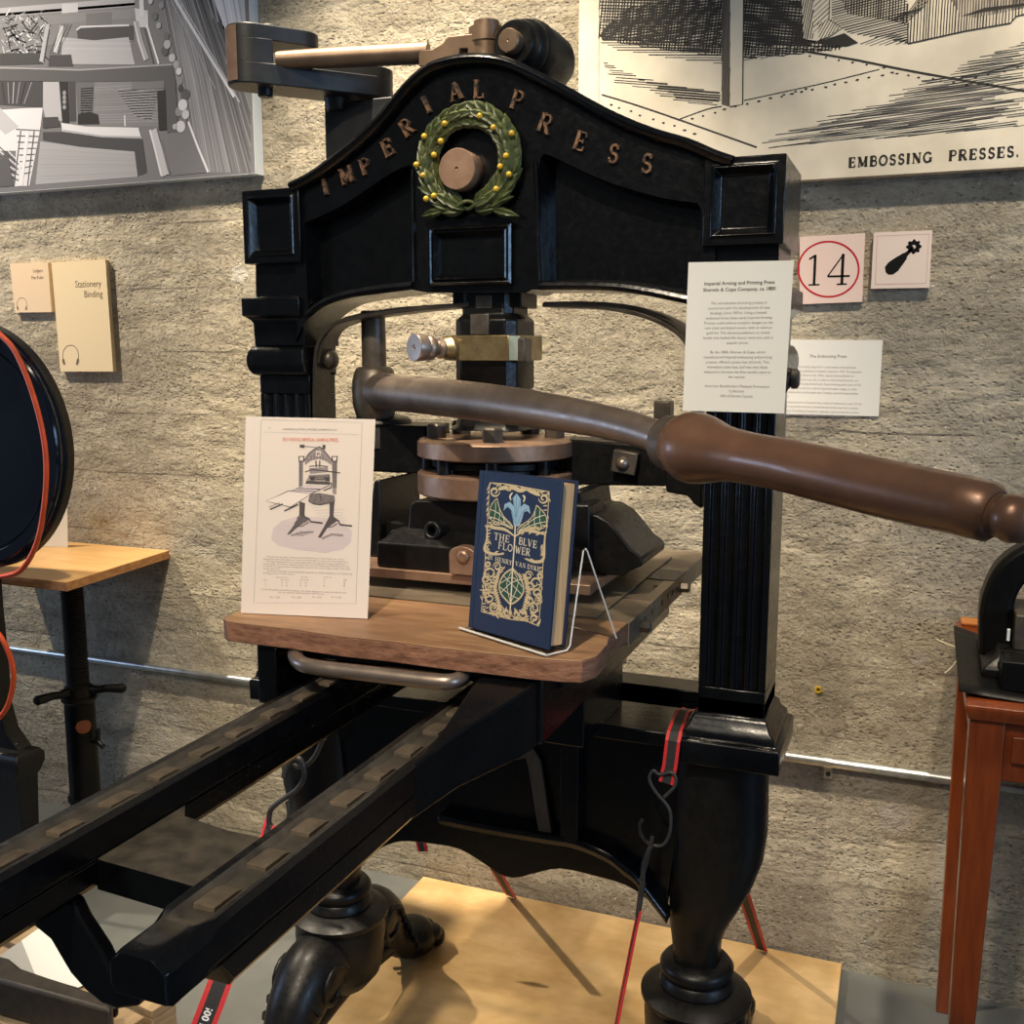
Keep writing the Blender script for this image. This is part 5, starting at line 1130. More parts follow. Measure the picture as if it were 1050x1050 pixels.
# black cross-hatched ground behind the bench
for reg, dens in ((E_((614, -40), (742, -40), (742, 58), (700, 54), (650, 47), (614, 40)), 1.0), (E_((760, -40), (832, -40), (838, 40), (870, 50), (800, 58), (761, 60)), 1.0)):
    F.hatch(reg, math.radians(84), 0.0058, 0.0024, IK, 2, 0.2, 0, 0.03); F.hatch(reg, math.radians(-8), 0.0050, 0.0022, IK, 3, 0.2, 0, 0.03)
F.hatch(E_((640, 8), (742, -14), (742, 48), (650, 42), (614, 36)), math.radians(3), 0.0046, 0.0028, IK, 4, 0.2)
F.hatch(E_((760, 0), (830, 0), (836, 46), (761, 48)), math.radians(-12), 0.0046, 0.0032, IK, 4, 0.2)
F.hatch(E_((614, 36), (742, 46), (742, 66), (690, 60), (614, 50)), math.radians(-6), 0.0045, 0.0014, IK, 3, 0.2, 0.1, 0.12)
F.hatch(E_((761, 46), (870, 46), (846, 52), (761, 63)), math.radians(8), 0.004, 0.0014, IK, 3, 0.2, 0.1, 0.1)
# the bench leg
F.poly(E_((741, -40), (749, -40), (748.5, 109), (740, 107)), IK2, 5); F.hatch(E_((741, -40), (749, -40), (748.5, 109), (740, 107)), math.radians(88), 0.003, 0.0016, IK, 6)
F.poly(E_((749, -40), (763, -40), (761, 107), (748.5, 109)), paperm, 5); F.line(E_((763, -40), (761.5, 107), (748.5, 109.5)), 0.0022, IK, 6)
# boot, gown and press foot
F.poly(E_((820, -40), (852, -40), (851, 18), (864, 28), (850, 36), (838, 42), (824, 40)), paperm, 6)
F.hatch(E_((820, -40), (834, -40), (834, 40), (824, 40)), math.radians(80), 0.0042, 0.0020, IK, 7); F.hatch(E_((834, -10), (851, -10), (851, 18), (834, 36)), math.radians(40), 0.007, 0.0014, IK, 7)
F.hatch(E_((838, 24), (852, 19), (864, 28), (840, 42)), math.radians(60), 0.0045, 0.0013, IK, 7); F.line(E_((851, -20), (850, 20), (864, 29), (850, 38), (836, 43), (824, 40)), 0.0016, IK, 8)
F.poly(E_((838, 43), (866, 34), (880, 44), (868, 48), (845, 46)), IK, 6)
F.hatch(E_((853, -40), (930, -40), (931, 44), (870, 34), (853, 20)), math.radians(8), 0.0042, 0.0019, IK, 3); F.hatch(E_((853, -40), (930, -40), (931, 24), (868, 14)), math.radians(90), 0.0046, 0.0022, IK, 4)
F.hatch(E_((878, 44), (931, 30), (931, 45), (890, 48)), math.radians(16), 0.0045, 0.0012, IK, 3, rag=0.1)
F.hatch(E_((931, 24), (960, -40), (1062, -40), (1062, 10), (1042, 17), (1036, 24), (990, 32), (931, 45)), math.radians(90), 0.0047, 0.0019, IK, 3); F.hatch(E_((950, -40), (1062, -40), (1062, 6), (1000, 18), (985, 16)), math.radians(92), 0.0042, 0.0026, IK2, 4)
F.line(E_((931, 45), (990, 32), (1036, 24), (1042, 17), (1062, 12)), 0.0026, IK, 5); F.line(E_((931, 24), (931, 45)), 0.002, IK, 5)
for k in range(6): F.line(E_((912+k*3, 20+k*1), (932+k*3, 12-k), (948+k*2, -10), (955+k*2, -40)), 0.0016, IK, 6)
F.poly(E_((985, 17), (1010, 12), (1050, 6), (1062, 8), (1062, 2), (1010, 8)), IK, 6)
# floor: plank joints with nail dots, cast shadows in long strokes
for pts, wd in (([(617, 97), (650, 107), (700, 124), (776, 151)], 0.0028), ([(697, 122), (725, 112), (740, 109)], 0.0018), ([(763, 103), (800, 95), (850, 84), (902, 71)], 0.0016), ([(828, 53), (880, 62), (940, 74), (1060, 95)], 0.0036), ([(985, 79), (1020, 72), (1062, 61)], 0.0026)):
    F.line(E_(*smoothpath(pts, 3)), wd, IK, 4)
for a, b_, n in (((625, 107), (712, 137), 9), ((708, 122), (826, 91), 11), ((832, 57), (905, 69), 6), ((800, 99), (915, 75), 11), ((920, 76), (990, 87), 7), ((1000, 80), (1060, 66), 5)):
    for k in range(n):
        x = a[0]+(b_[0]-a[0])*k/(n-1)+random.uniform(-2, 2); y = a[1]+(b_[1]-a[1])*k/(n-1)+random.uniform(-0.6, 0.6)
        r = random.uniform(1.2, 2.4); F.poly(E_((x-r, y+0.3), (x-r*0.3, y-1.1), (x+r, y-0.7), (x+r*0.4, y+1.0)), IK, 4)
F.hatch(E_((618, 62), (640, 72), (690, 88), (741, 94), (741, 109), (700, 106), (650, 92), (622, 84)), math.radians(-9), 0.0044, 0.0013, IK, 3, 0.3, 0.1, 0.25)
F.hatch(E_((650, 80), (741, 95), (741, 108), (690, 100)), math.radians(-9), 0.0044, 0.0026, IK, 3, 0.3, 0.1, 0.2)
for a, rg, wd in ((4, 0.30, 0.0010), (2, 0.34, 0.0011)):
    F.hatch(E_((757, 150), (790, 136), (850, 118), (930, 88), (1000, 60), (1062, 38), (1062, 128), (900, 143), (790, 152)), math.radians(a), 0.0040, wd, IK, 3, 0.3, 0.08, rg)
F.hatch(E_((800, 135), (870, 112), (960, 88), (1062, 80), (1062, 118), (900, 132)), math.radians(3), 0.0046, 0.0014, IK2, 4, 0.3, 0.05, 0.28)
a, b_ = F.px(870, 172), F.px(1044, 160.5); s = "EMBOSSING  PRESSES."; L_ = math.hypot(b_[0]-a[0], b_[1]-a[1]); hcap = 0.0235
wtot = sum(GW.get(ch, 0.45)+0.22 for ch in s)-0.22; F.caps(s, a[0], a[1], L_/wtot, IK, 4, math.atan2(b_[1]-a[1], b_[0]-a[0]), 0.22, 'LEFT', 1.6)
tag(F.build('engraving_panel'), 'large cream engraving panel captioned embossing presses, hung above the right side of the press', 'picture')

def plate_sign(px4, th, col, edge=None):
    F = Face((0, WY-th, 0), (1, 0, 0), (0, 0, 1)); c = F.pxs(px4)
    F.m.loft([[F.w(a, b, -th) for a, b in c], [F.w(a, b, 0) for a, b in c]], True, F.mi(col)); return F, c
pink = ink((0.80, 0.62, 0.55), 0.4); pink2 = ink((0.79, 0.66, 0.58), 0.4); ringr = ink((0.50, 0.018, 0.035), 0.4); blk = ink((0.008, 0.008, 0.008), 0.4)
F, c = plate_sign([(820, 312), (884, 309.5), (887, 239), (820, 243)], 0.008, pink)
cu_, cv_ = F.px(849.5, 276); F.line(F.pxs([(849.5+31*math.cos(q*math.pi/30), 276-28.3*math.sin(q*math.pi/30)) for q in range(61)]), 0.0034, ringr, 2)
F.caps("14", cu_+0.001, cv_-0.029, 0.056, blk, 3, 0, 0.14, 'CENTER', 0.85)
tag(F.build('number_sign'), 'pink square sign with 14 in a red ring on the wall behind the right column', 'sign')
F, c = plate_sign([(893, 296), (953, 295), (956, 236), (896, 238.5)], 0.012, pink2)
F.line(F.pxs([(897.5, 291.5), (949.5, 290.5), (952.5, 240), (899.5, 242), (897.5, 291.5)]), 0.0012, ink((0.60, 0.38, 0.33)), 2)
k_ = lambda *p: F.pxs([(700+x/3, y/3) for x, y in p])
F.poly(k_((625, 838), (622, 822), (632, 808), (652, 794), (676, 780), (686, 776), (691, 785), (689, 797), (676, 815), (662, 834), (646, 845), (633, 845)), blk, 2)
F.poly(k_((680, 780), (696, 768), (702, 776), (688, 792)), blk, 3); F.poly(k_((694, 772), (706, 756), (712, 762), (700, 778)), blk, 3)
F.disc(k_((711, 759))[0], 0.0105, blk, 3, 0.0035, 16)
for q in range(8): F.disc((k_((711, 759))[0][0]+0.0105*math.cos(q*math.pi/4), k_((711, 759))[0][1]+0.0105*math.sin(q*math.pi/4)), 0.0028, blk, 3, None, 8)
tag(F.build('tool_sign'), 'small pink square sign with a black roulette tool silhouette beside the 14 sign', 'sign')
F, c = plate_sign([(780, 424), (901, 427), (905, 349), (790, 348)], 0.003, ink((0.80, 0.79, 0.74), 0.5))
u, v = F.px(830, 365); F.text("The Embossing Press", u, v-0.003, 0.0055, INK_M, 2)
LN = ["Embossing presses are actually using tools in a press similar to the hand lever.", "platen and the bed was published or invented in America in 1832. The impression", "handling is carefully fitted to the 1850s clearly allowed British or", "American, of which used in any case, in order to make limited blocks for use.", "permanent foil embossing around each. Experimenting each a part of the", "paper every gilt, this was not a cold but important tables, images, to make", "plates, produced uniform with the edition cover. Originally, invented for heavy machines", "only.", "embossing press shown in this picture was created and operated by owner. On the", "left is the main stroke is American; allowed that later further much with a common", "working at The Literary Companion, originally to print around the machine", "be brought to similar design adjusted to fit, once underneath the surface. If", "were by wheel, the common ones were removed for the wooden case and used at last", "more before they even were subjected to the press."]
for i, s in enumerate(LN):
    u, v = F.px(800, 375.5+i*4.35+(1.5 if i > 7 else 0)); ue = F.px(887 if i not in (7, 13) else (812 if i == 7 else 866), 375)[0]
    F.text(s, u, v-0.002, 0.0042, INK_L, 2, 'LEFT', -0.012, (ue-u)/(len(s)*0.0042*0.63))
tag(F.build('wall_label'), 'white text label on the wall partly behind the information card', 'label')
tan = ink((0.84, 0.68, 0.43), 0.45); BR = ink((0.16, 0.11, 0.08))
def phones(F, x, y, s):
    k = lambda a, b: F.px(x+a*s, y+b*s)
    F.line([k(*p) for p in smoothpath([(-7.2, 7), (-8, 2), (-7, -4), (-3.5, -8), (0, -9), (3.5, -8), (7, -4), (8, 2), (7.6, 7)], 3)], 0.0018*s, BR, 2)
    for sg in (-1, 1): F.line([k(sg*7.6, 5), k(sg*6.2, 11)], 0.0055*s, BR, 3); F.line([k(sg*8.8, 6), k(sg*7.8, 10)], 0.0025*s, ink((0.45, 0.35, 0.25)), 3)
F, c = plate_sign([(15.5, 320.5), (53, 320), (49, 269), (10, 270)], 0.01, ink((0.80, 0.61, 0.41), 0.45))
u, v = F.px(44, 279); F.text("Ledgers", u, v, 0.0085, BR, 2, 'RIGHT', 0, 0.85); u, v = F.px(45, 286); F.text("Pen Ruler", u, v, 0.0085, BR, 2, 'RIGHT', 0, 0.85)
phones(F, 22.5, 311, 0.62)
tag(F.build('audio_guide_sign'), 'small square tan sign with headphones symbol on the wall at far left', 'sign', None)
F, c = plate_sign([(62, 381), (116, 381), (108, 266.5), (52.5, 269)], 0.012, tan)
u, v = F.px(104, 294); F.text("Stationery", u, v, 0.0165, BR, 2, 'RIGHT', 0, 0.85); u, v = F.px(105.5, 304.5); F.text("Binding", u, v, 0.0165, BR, 2, 'RIGHT', 0, 0.85)
phones(F, 72.5, 363, 1.0)
tag(F.build('section_sign'), 'tall tan sign reading Stationery Binding with headphones symbol', 'sign')

# ------------------------------------------------------------------ machine and jack stand at the left
yd = 1.62; rD = (PX((-21, 332), Y=yd)-PX((-21, 583), Y=yd)).length/2
c = PX((60, 462), Y=yd); c.x -= rD
mach = thing('flywheel_machine', (c.x, yd+0.05, 0), 'black machine with a round glossy drum cut off by the left edge', 'machine')
m = M(); m.lathe([(0.0, 0.02), (0.0, rD*0.87), (0.003, rD*0.874), (0.003, rD*0.885), (0.0, rD*0.89), (0.0, rD*0.975), (0.004, rD*0.985), (0.006, rD*0.998), (0.012, rD), (0.014, rD*1.015), (0.018, rD*1.015), (0.034, rD*1.015), (0.036, rD*1.005)], (c.x, yd, c.z), (0, 1, 0), 96)
m.build('drum', ['navy'], mach, 6)
m = M(); m.lathe([(0.013, rD*0.9), (0.014, rD*1.018), (0.018, rD*1.024), (0.036, rD*1.024), (0.04, rD*1.0)], (c.x, yd, c.z), (0, 1, 0), 96)
lab(m.build('rim', 'satin', mach, 20), 'dull black rim of the drum')
q = [PX(p, Y=1.66) for p in [(-14, 310), (-2, 318), (4, 332), (7, 350), (0, 362), (-14, 370)]]
m = M(); m.prism([(p.x, p.z) for p in q], 1.60, 1.64); m.build('bracket', 'satin', mach, 40, 0.004)
m = M(); q = [PX(p, Y=1.64) for p in [(-60, 590), (2, 590), (4, 620), (8, 660), (13, 720), (20, 745), (34, 765), (-60, 768)]]
m.prism([(p.x, p.z) for p in q], 1.60, 1.64)
q0 = PX((45, 782), Y=1.60); zt_ = PX((20, 772), Y=1.60).z
m.stack(q0.x-0.4, q0.x-0.062, 1.585, 1.64, [(0, -0.01), (zt_-0.06, 0.0), (zt_-0.055, 0.004), (zt_-0.03, 0.012), (zt_-0.012, 0.012), (zt_, 0.004), (zt_+0.004, -0.01)])
m.build('pedestal', 'satin', mach, 40, 0.003)
q = PX((24, 775), Y=1.63); m = M(); m.lathe([(0, 0.011), (0.012, 0.011), (0.014, 0.009)], (q.x, 1.61, zt_+0.003), (0, 0, 1), 6); m.build('pedestal_bolt', 'satin', mach)
cab = [(-14, 330), (0, 343), (14, 358), (26, 383), (36, 412), (43, 440), (47, 468), (47, 500), (42, 540), (34, 566), (22, 584), (8, 590), (-10, 592)]
m = M(); pts = []
for i, p in enumerate(smoothpath(cab, 5)):
    yy = yd-0.016 if p[1] < 575 else yd-0.016+0.02*(p[1]-575)/17
    pts.append(PX(p, Y=yy))
m.tube(pts, 0.0056, 12); pts = [PX(p, Y=1.575) for p in smoothpath([(-10, 640), (2, 655), (11, 675), (14, 695), (10, 718), (2, 733), (-12, 745)], 5)]
m.tube(pts, 0.0056, 12)
tag(m.build('power_cable', 'orange', None, 60), 'orange cable looped over the black drum at the left edge', 'cable')

zt_ = 0.758; stx, sty = -1.89, 1.86
stnd = thing('jack_stand', (stx, sty, 0), 'black screw jack stand carrying a plywood shelf by the left wall', 'stand')
kr = PX((182, 562), Z=zt_); kf = PX((68, 597), Z=zt_)
m = M(); pl_ = [(-2.25, kf.y+0.002), (kf.x, kf.y), (kr.x, min(kr.y, WY-0.004)), (-2.25, WY-0.004)]
m.prism(pl_, zt_-0.021, zt_-0.0015, 'Z', 1); m.prism(pl_, zt_-0.0015, zt_, 'Z', 0)
m.build('shelf_board', ['shelf', 'shelfedge'], stnd, 30, 0.0008)
zH = PX((78, 705), Y=sty).z; rS = 0.025
m = M(); prof = []; z = zH
while z < zt_-0.021: prof += [(z, rS), (z+0.0022, rS+0.0022), (z+0.0044, rS)]; z += 0.0066
prof.append((zt_-0.021, rS)); m.lathe(prof, (stx, sty, 0), (0, 0, 1), 28); m.lathe([(zt_-0.032, 0.06), (zt_-0.021, 0.06)], (stx, sty, 0), (0, 0, 1), 24)
m.build('threaded_post', 'satin', stnd, 30)
m = M(); m.lathe([(zH-0.035, 0.036), (zH-0.028, 0.042), (zH-0.022, 0.042), (zH-0.016, 0.034), (zH+0.004, 0.034), (zH+0.010, 0.027)], (stx, sty, 0), (0, 0, 1), 28)
for a in (20, 140, 260):
    dx, dy = math.cos(math.radians(a)), math.sin(math.radians(a)); m.tube([(stx+dx*r_, sty+dy*r_, zH-0.004+0.004*(r_ > 0.05)) for r_ in (0.02, 0.05, 0.07, 0.095, 0.112, 0.118)], [0.015, 0.010, 0.0095, 0.0115, 0.012, 0.006], 12)
m.build('handwheel', 'satin', stnd, 40)
zR = PX((80, 815), Y=sty).z
m = M(); m.lathe([(0.012, 0.036), (zR-0.006, 0.037), (zR-0.005, 0.042), (zR+0.004, 0.042), (zR+0.005, 0.0365), (zH-0.034, 0.0355)], (stx, sty, 0), (0, 0, 1), 32); m.lathe([(0, 0.11), (0.008, 0.11), (0.014, 0.05)], (stx, sty, 0), (0, 0, 1), 32)
tube_ = m.build('tube', 'matblack', stnd, 40)
q = PX((79, 747), Y=sty-0.036); ca = math.atan2(-0.72, 0.69)
m = M(); pts = []
for k in range(9):
    t = -1+k/4; aa = ca+0.52*t+0.2; h_ = 0.016*math.sqrt(max(0, 1-t*t))+0.001
    pts += [(stx+0.0372*math.cos(aa), sty+0.0372*math.sin(aa), q.z-h_), (stx+0.0372*math.cos(aa), sty+0.0372*math.sin(aa), q.z+h_)]
m.add(pts, [(2*k, 2*k+2, 2*k+3, 2*k+1) for k in range(8)]); lab(m.build('maker_label', simple('orange_label', (0.33, 0.10, 0.035), (0.24, 0.07, 0.03), 0.5), stnd, None), 'oval orange label stuck on the tube')
q = PX((92, 758), Y=sty); m = M(); kx = stx+0.036; m.tube([(kx-0.005, sty, q.z), (kx+0.014, sty, q.z)], 0.0085, 12)
m.tube([(kx+0.014, sty, q.z), (kx+0.018, sty, q.z+0.016), (kx+0.018, sty-0.002, q.z+0.03)], [0.007, 0.0055, 0.007], 10); m.tube([(kx+0.014, sty, q.z), (kx+0.024, sty, q.z-0.010), (kx+0.032, sty, q.z-0.014)], [0.007, 0.0055, 0.007], 10)
m.build('wing_screw', 'satin', stnd, 50)
# little card in a clear foot behind the drum
A_ = PX((56, 569), Z=zt_); F = Face(PX((20, 560), Z=zt_+0.0008), (1, 0.28, 0), (0, 0.1, 1)); u, v = F.px(69.5, 564)
F.slab(0, u, 0, 0.10, 0.001, ink((0.85, 0.83, 0.76)))
tag(F.build('tent_card'), 'white card standing on the plywood shelf behind the black drum', 'card')

# ------------------------------------------------------------------ straps
def strap(name, path, wdir, wd, parent, mi_extra=True):
    """black webbing with red edges along path; wdir = width direction at each point"""
    m = M(); n = len(path); th = 0.0016
    def band(f0, f1, lift, mi):
        rings = []
        for i, p in enumerate(path):
            p = Vector(p); t = (Vector(path[min(i+1, n-1)])-Vector(path[max(i-1, 0)])).normalized()
            wv = Vector(wdir[i] if isinstance(wdir, list) else wdir); wv = (wv-t*wv.dot(t)).normalized(); nn = t.cross(wv)
            a, b_ = p+wv*wd*(f0-0.5), p+wv*wd*(f1-0.5); h = th/2+lift
            rings.append([a-nn*h, b_-nn*h, b_+nn*h, a+nn*h])
        m.loft(rings, True, mi)
    band(0, 1, 0, 0); band(-0.02, 0.20, 0.0007, 1); band(0.80, 1.02, 0.0007, 1)
    return m.build(name, ['webbing', 'redweb'], parent, 30)
X1 = (1, 0, 0)
# right front strap: over the beam, S hook, second hook, lower webbing
yfS = 1.392
pt = lambda x, y, Y: PX((x, y), Y=Y)
tops = [pt(705, 735, 1.512), Vector((pt(705, 735, 1.512).x-0.004, 1.49, 0.7085)), Vector((PX((691, 756), Y=1.397).x, 1.402, 0.7085)), pt(690, 760, yfS), pt(687, 785, yfS-0.002), pt(683, 803, yfS-0.004)]
tops[0] = Vector((tops[1].x+0.004, 1.53, 0.70))
s1 = thing('ratchet_strap', tuple(tops[2]), 'black and red strap hooked over the beam beside the right column base', 'strap', 'straps hooked at the front')
strap('upper_webbing', [tuple(p) for p in tops], X1, 0.021, s1)
yh = yfS-0.006
def hook(pts, Y, r, parent, name='hook', ys_=None):
    q = smoothpath(pts, 5); m = M(); n = len(q)
    m.tube([PX(p, Y=Y if ys_ is None else float(np.interp(i/(n-1), [0, 1], ys_))) for i, p in enumerate(q)], r, 10)
    return m.build(name, 'hook', parent, 60)
hook([(681, 817), (687, 812), (692, 806), (693, 798), (688, 792), (676, 794), (670, 790), (666, 797), (668, 805), (674, 814), (682, 823), (687, 832), (688, 845), (686, 857), (680, 866), (672, 867), (663, 863), (657, 855), (656, 846), (659, 840)], yh, 0.0025, s1)
hook([(669, 858), (667, 868), (664, 880), (660, 895), (657, 902)], yh-0.004, 0.0030, s1); hook([(667, 868), (660, 886), (659, 905), (656, 920), (654, 940), (656, 928), (660, 905)], yh-0.006, 0.0036, s1)
strap('lower_webbing', [tuple(PX(p, Y=Y)) for p, Y in (((656, 932), yh-0.004), ((651, 955), yh-0.01), ((644, 990), yh-0.02), ((636, 1030), yh-0.035), ((628, 1075), yh-0.05))], (0.35, -0.93, 0), 0.021, s1)
# left front strap
s2 = thing('ratchet_strap', tuple(PX((275, 850), Y=1.40)), 'black and red strap hooked at the left leg and running to the floor, marked 500', 'strap', 'straps hooked at the front')
hook([(332, 757), (326, 770), (322, 777), (314, 785), (306, 786), (301, 782)], 1.385, 0.0045, s2, 'hook')
hook([(291, 797), (294, 786), (301, 777), (308, 779), (312, 790), (311, 800), (305, 809), (294, 817), (284, 824), (277, 832), (276, 846), (279, 850), (276, 846)], 1.38, 0.0048, s2, 'hook')
hook([(295, 822), (297, 835), (294, 844)], 1.38, 0.0045, s2, 'hook')
path = [PX((278, 843), Y=1.38), PX((273, 857), Y=1.375), PX((250, 930), Y=1.29), PX((234, 985), Y=1.23), PX((217, 1030), Y=1.19), PX((196, 1085), Y=1.15)]
strap('webbing', [tuple(p) for p in path], [(0.4, -0.1, 0.3), (0.4, -0.1, 0.3), (0.75, 0.6, 0), (0.8, 0.6, 0), (0.8, 0.6, 0), (0.8, 0.6, 0)], 0.036, s2)
d_ = (path[5]-path[3]).normalized(); wv = Vector((0.8, 0.6, 0)); wv = (wv-d_*wv.dot(d_)).normalized()
F = Face(PX((216, 1031), Y=1.19), d_, wv)
if F.ux.cross(F.uy).dot(CAM-F.o) < 0: F.uy = -F.uy; F.n = F.ux.cross(F.uy)
F.L = 0.0012; F.text("500 kg", 0.0, -0.006, 0.011, ink((0.85, 0.85, 0.85)), 2, 'LEFT', 0, 0.95, 0.03)
t_o = F.build('printed_marking', s2); lab(t_o, 'white printed numerals on the webbing')
# rear straps to the wall side of the plywood
def rear(p_foot, p_top, ytop, label, loose=False):
    a = PX(p_foot, Z=0.0195) if not loose else PX(p_foot, Y=1.70); b_ = PX(p_top, Y=ytop)
    o = strap('strap', [tuple(a), tuple(a.lerp(b_, 0.5)), tuple(b_)], (1, -0.2, 0), 0.024, None); return tag(o, label, 'strap', 'straps behind the press')
rear((524, 919), (509, 893), 1.72, 'dark red-edged strap fixed to plywood behind the press, below the apron')
rear((781, 974), (748, 872), 1.62, 'dark red-edged strap fixed to plywood behind the right leg')
rear((434, 873), (425, 840), 1.70, 'short loose end of red-edged strap hanging behind the press rails', True)

# ------------------------------------------------------------------ bottom left: pallet, papers, bar
q = [PX(p, Z=0.14) for p in [(20, 945), (33, 946), (185, 1022), (120, 1040)]]
pal = thing('wooden_crate', (-1.25, 1.2, 0), 'pale wooden crate on the floor under the rail ends', 'crate')
zc = 0.16; c0 = PX((185, 1018), Z=zc); c1 = PX((150, 1012), Z=zc); k0 = PX((32, 946), Z=zc); k1 = PX((118, 1040), Z=zc)
dirx = (c0-k0).normalized(); diry = Vector((dirx.y, -dirx.x, 0))
if diry.y > 0: diry = -diry
def slat(o, l, w_, z0, z1, name, par):
    m = M(); pts = [o, o+dirx*l, o+dirx*l+diry*w_, o+diry*w_]; m.prism([(p.x, p.y) for p in pts], z0, z1, 'Z'); return m.build(name, 'softwood', par, 30, 0.002)
Lc = (c0-k0).length
for j, off in enumerate((0, 0.075, 0.15)): slat(k0+diry*off, Lc, 0.06, zc-0.016, zc, 'slat', pal)
for j, (dx_, off) in enumerate(((0, 0.01), (Lc-0.05, 0.01), (0, 0.14), (Lc-0.05, 0.14))): slat(k0+diry*off+dirx*dx_, 0.05, 0.05, 0.0, zc-0.016, 'block', pal)
for k, (pp, zo, g, nm) in enumerate((([(0, 980), (52, 945), (94, 1008), (28, 1010), (0, 1000)], 0.1625, 0.40, 'grey sheet of paper lying lowest on the wooden crate'), ([(22, 965), (50, 945), (60, 950), (98, 1006), (80, 1013), (36, 1000)], 0.1645, 0.80, 'white sheet of paper lying on top of the wooden crate'))):
    m = M(); w3 = [PX(p, Z=zo) for p in pp]; m.loft([[(p.x, p.y, zo) for p in w3], [(p.x, p.y, zo+0.0012) for p in w3]]); tag(m.build('paper_sheet', ink((g, g, g*0.96))), nm, 'paper', 'papers on the crate')
bar_ = thing('iron_bar', tuple(PX((50, 1010), Z=0.22)), 'dark flat iron bar lying across the wooden crate at bottom left', 'bar')
m = M(); w3 = [PX(p, Z=0.23) for p in [(-20, 975), (10, 982), (22, 992), (116, 1024), (113, 1036), (-20, 1000)]]; m.prism([(p.x, p.y) for p in w3], 0.165, 0.23, 'Z')
m.build('flat_bar', simple('brown_black_iron', (0.03, 0.025, 0.02), (0.05, 0.04, 0.032), 0.5, 0, 40), bar_, 40, 0.006)
q = PX((112, 1036), Z=0.20); m = M(); m.lathe([(-0.004, 0.010), (0.006, 0.010), (0.009, 0.007)], (q.x+0.006, q.y, 0.20), (0.8, 0.6, 0), 12); m.build('bolt_head', 'satin', bar_)

# ------------------------------------------------------------------ right: stained table with a small book press
ztb = 0.760; xL = 0.086; y0_, y1_ = 1.535, 2.02
tab = thing('side_table', (0.45, 1.78, 0), 'reddish stained wooden table against the wall at the right edge', 'table')
m = M(); m.stack(xL, 0.95, y0_, y1_, [(ztb-0.024, -0.002), (ztb-0.018, 0.0), (ztb-0.008, 0.004), (ztb-0.003, 0.003), (ztb, -0.001)]); m.build('table_top', 'redcherry', tab, 40)
m = M(); m.box(xL+0.012, 0.94, y0_+0.015, y0_+0.035, ztb-0.115, ztb-0.022); m.box(xL+0.012, xL+0.03, y0_+0.03, y1_-0.03, ztb-0.10, ztb-0.022); m.box(xL+0.06, 0.9, y0_+0.008, y0_+0.02, ztb-0.085, ztb-0.045)
m.build('apron', 'redcherry', tab, 40, 0.002)
for lx, ly in ((xL+0.004, y0_+0.008), (xL+0.004, y1_-0.05), (0.90, y0_+0.008), (0.90, y1_-0.05)):
    m = M(); lw = 0.046; e = 0.016 if lx < 0.5 else 0
    m.loft([[(lx, ly, ztb-0.022), (lx+lw, ly, ztb-0.022), (lx+lw, ly+lw, ztb-0.022), (lx, ly+lw, ztb-0.022)], [(lx, ly, ztb-0.115), (lx+lw, ly, ztb-0.115), (lx+lw, ly+lw, ztb-0.115), (lx, ly+lw, ztb-0.115)], [(lx+0.002, ly, 0), (lx+lw-0.016, ly, 0), (lx+lw-0.016, ly+lw-0.012, 0), (lx+0.002, ly+lw-0.012, 0)]])
    m.build('leg', 'redcherry', tab, 30, 0.002)
m = M(); q = PX((985, 641), Y=2.0); m.box(q.x, 0.6, 1.99, 2.03, ztb, PX((990, 640), Y=1.99).z+0.004)
m.build('back_rail', 'orangewood', tab, 30, 0.002)
m = M(); rows_ = []
for i in range(9):
    y = 1.56+0.33*i/8; r = []
    for j in range(13):
        x = xL-0.012+0.5*j/12; up = 0.022*max(0, 1-j/3.0)**2*(0.35+0.65*(i/8)); r.append((x, y, ztb+0.0015+up))
    rows_.append(r)
m.loft(rows_, False, closed=False)
mt = m.build('bench_mat', 'matblack', None, 60); so = mt.modifiers.new('thick', 'SOLIDIFY'); so.thickness = 0.0014; so.offset = 1
tag(mt, 'black mat with curled corner under the small book press on the red table', 'mat')
YB = 1.74
bpz = ztb+0.003
nip = thing('nipping_press', (0.26, YB, bpz), 'small black iron book press with arched frame cut off at the right edge', 'book press')
m = M()
ar = smoothpath([(1020, 668), (1020, 630), (1024, 608), (1034, 588), (1050, 575), (1075, 566), (1110, 563)], 5)
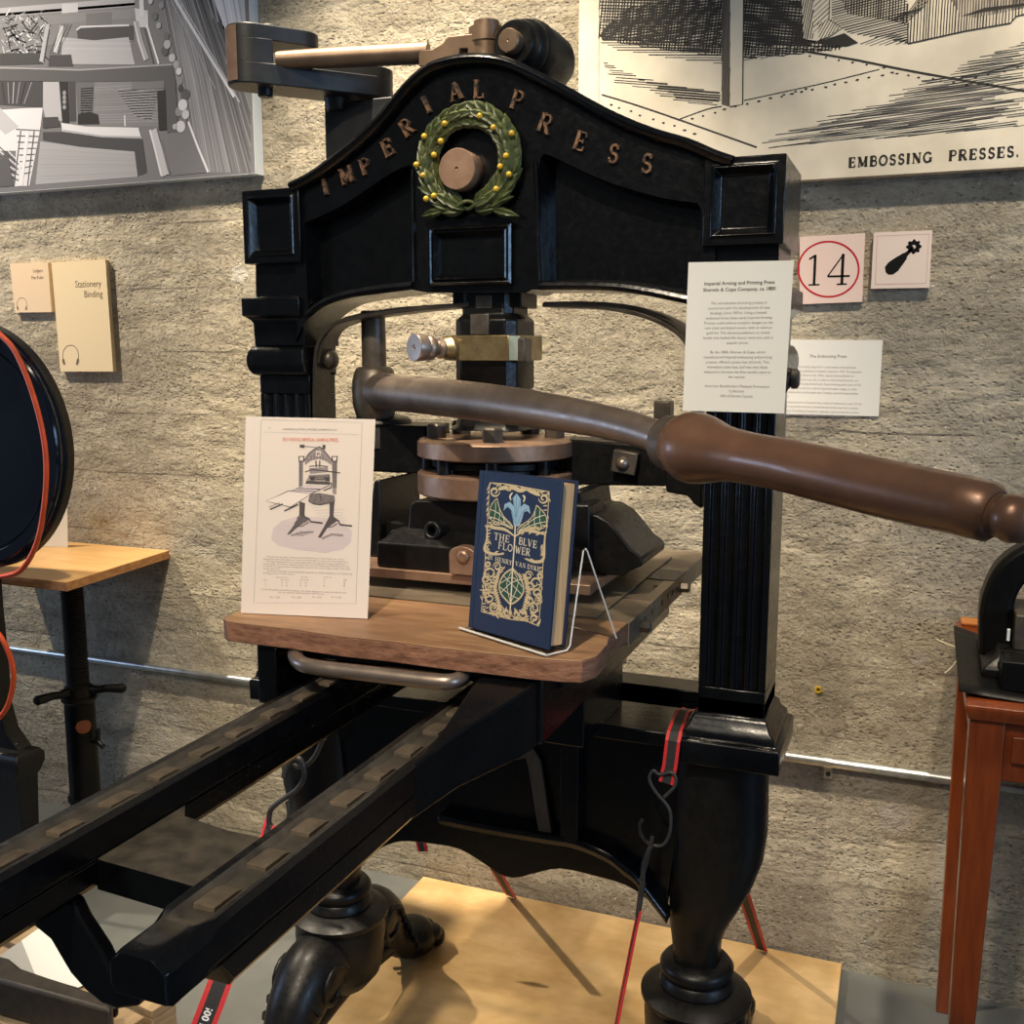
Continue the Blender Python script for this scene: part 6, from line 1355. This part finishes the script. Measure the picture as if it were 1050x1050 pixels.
cl = [PX(p, Y=YB) for p in ar]; xe = cl[-1].x; cl += [Vector((2*xe-p.x, p.y, p.z)) for p in cl[-2::-1]]; hw = np.interp(range(len(cl)), [0, 12, 30, 48, 60], [0.0235, 0.0235, 0.027, 0.0235, 0.0235]); rings = []
for i, p in enumerate(cl):
    t = (cl[min(i+1, len(cl)-1)]-cl[max(i-1, 0)]).normalized(); nn = Vector((-t.z, 0, t.x)); h = float(hw[i])
    rings.append([p+nn*h*a+Vector((0, b_, 0)) for a, b_ in ((-1, -0.02), (-0.7, -0.028), (0.7, -0.028), (1, -0.02), (1, 0.02), (0.7, 0.028), (-0.7, 0.028), (-1, 0.02))])
m.loft(rings); m.v = [v for v in m.v]
m.build('arch_frame', 'matblack', nip, 40, 0.002)
m = M(); q = PX((1000, 690), Y=YB-0.05)
m.stack(q.x+0.012, 0.42, YB-0.085, YB+0.085, [(bpz, 0.004), (bpz+0.006, 0.006), (bpz+0.018, 0.004), (bpz+0.03, -0.012), (bpz+0.042, -0.016)])
m.build('base', 'satin', nip, 40, 0.003)
m = M(); m.box(PX((1027, 690), Y=1.60).x, 0.39, 1.60, YB-0.08, bpz, bpz+0.045); m.build('front_block', 'matblack', nip, 40, 0.002)
m = M(); m.box(PX((1036, 640), Y=YB+0.02).x, 0.335, YB-0.06, YB+0.06, bpz+0.042, PX((1045, 622), Y=YB).z); 
m.build('platen', 'bare', nip, 30, 0.002)
q = PX((1034, 651), Y=YB-0.062); m = M(); m.box(q.x-0.002, q.x+0.002, YB-0.064, YB-0.06, q.z-0.009, q.z+0.009); tag(m.build('white_tag', ink((0.85, 0.85, 0.82)), None), 'tiny white paper tag inside the small book press', 'tag')
m = M()
for pth in ([(960, 655), (970, 660), (982, 664)], [(988, 663), (995, 658), (1006, 654)], [(969, 690), (975, 685), (982, 676)]):
    m.tube([PX(p, Y=1.93) for p in smoothpath(pth, 4)], 0.0011, 6)
tag(m.build('loose_thread', ink((0.75, 0.68, 0.52))), 'loose white thread trailing off the edge of the red table', 'thread')
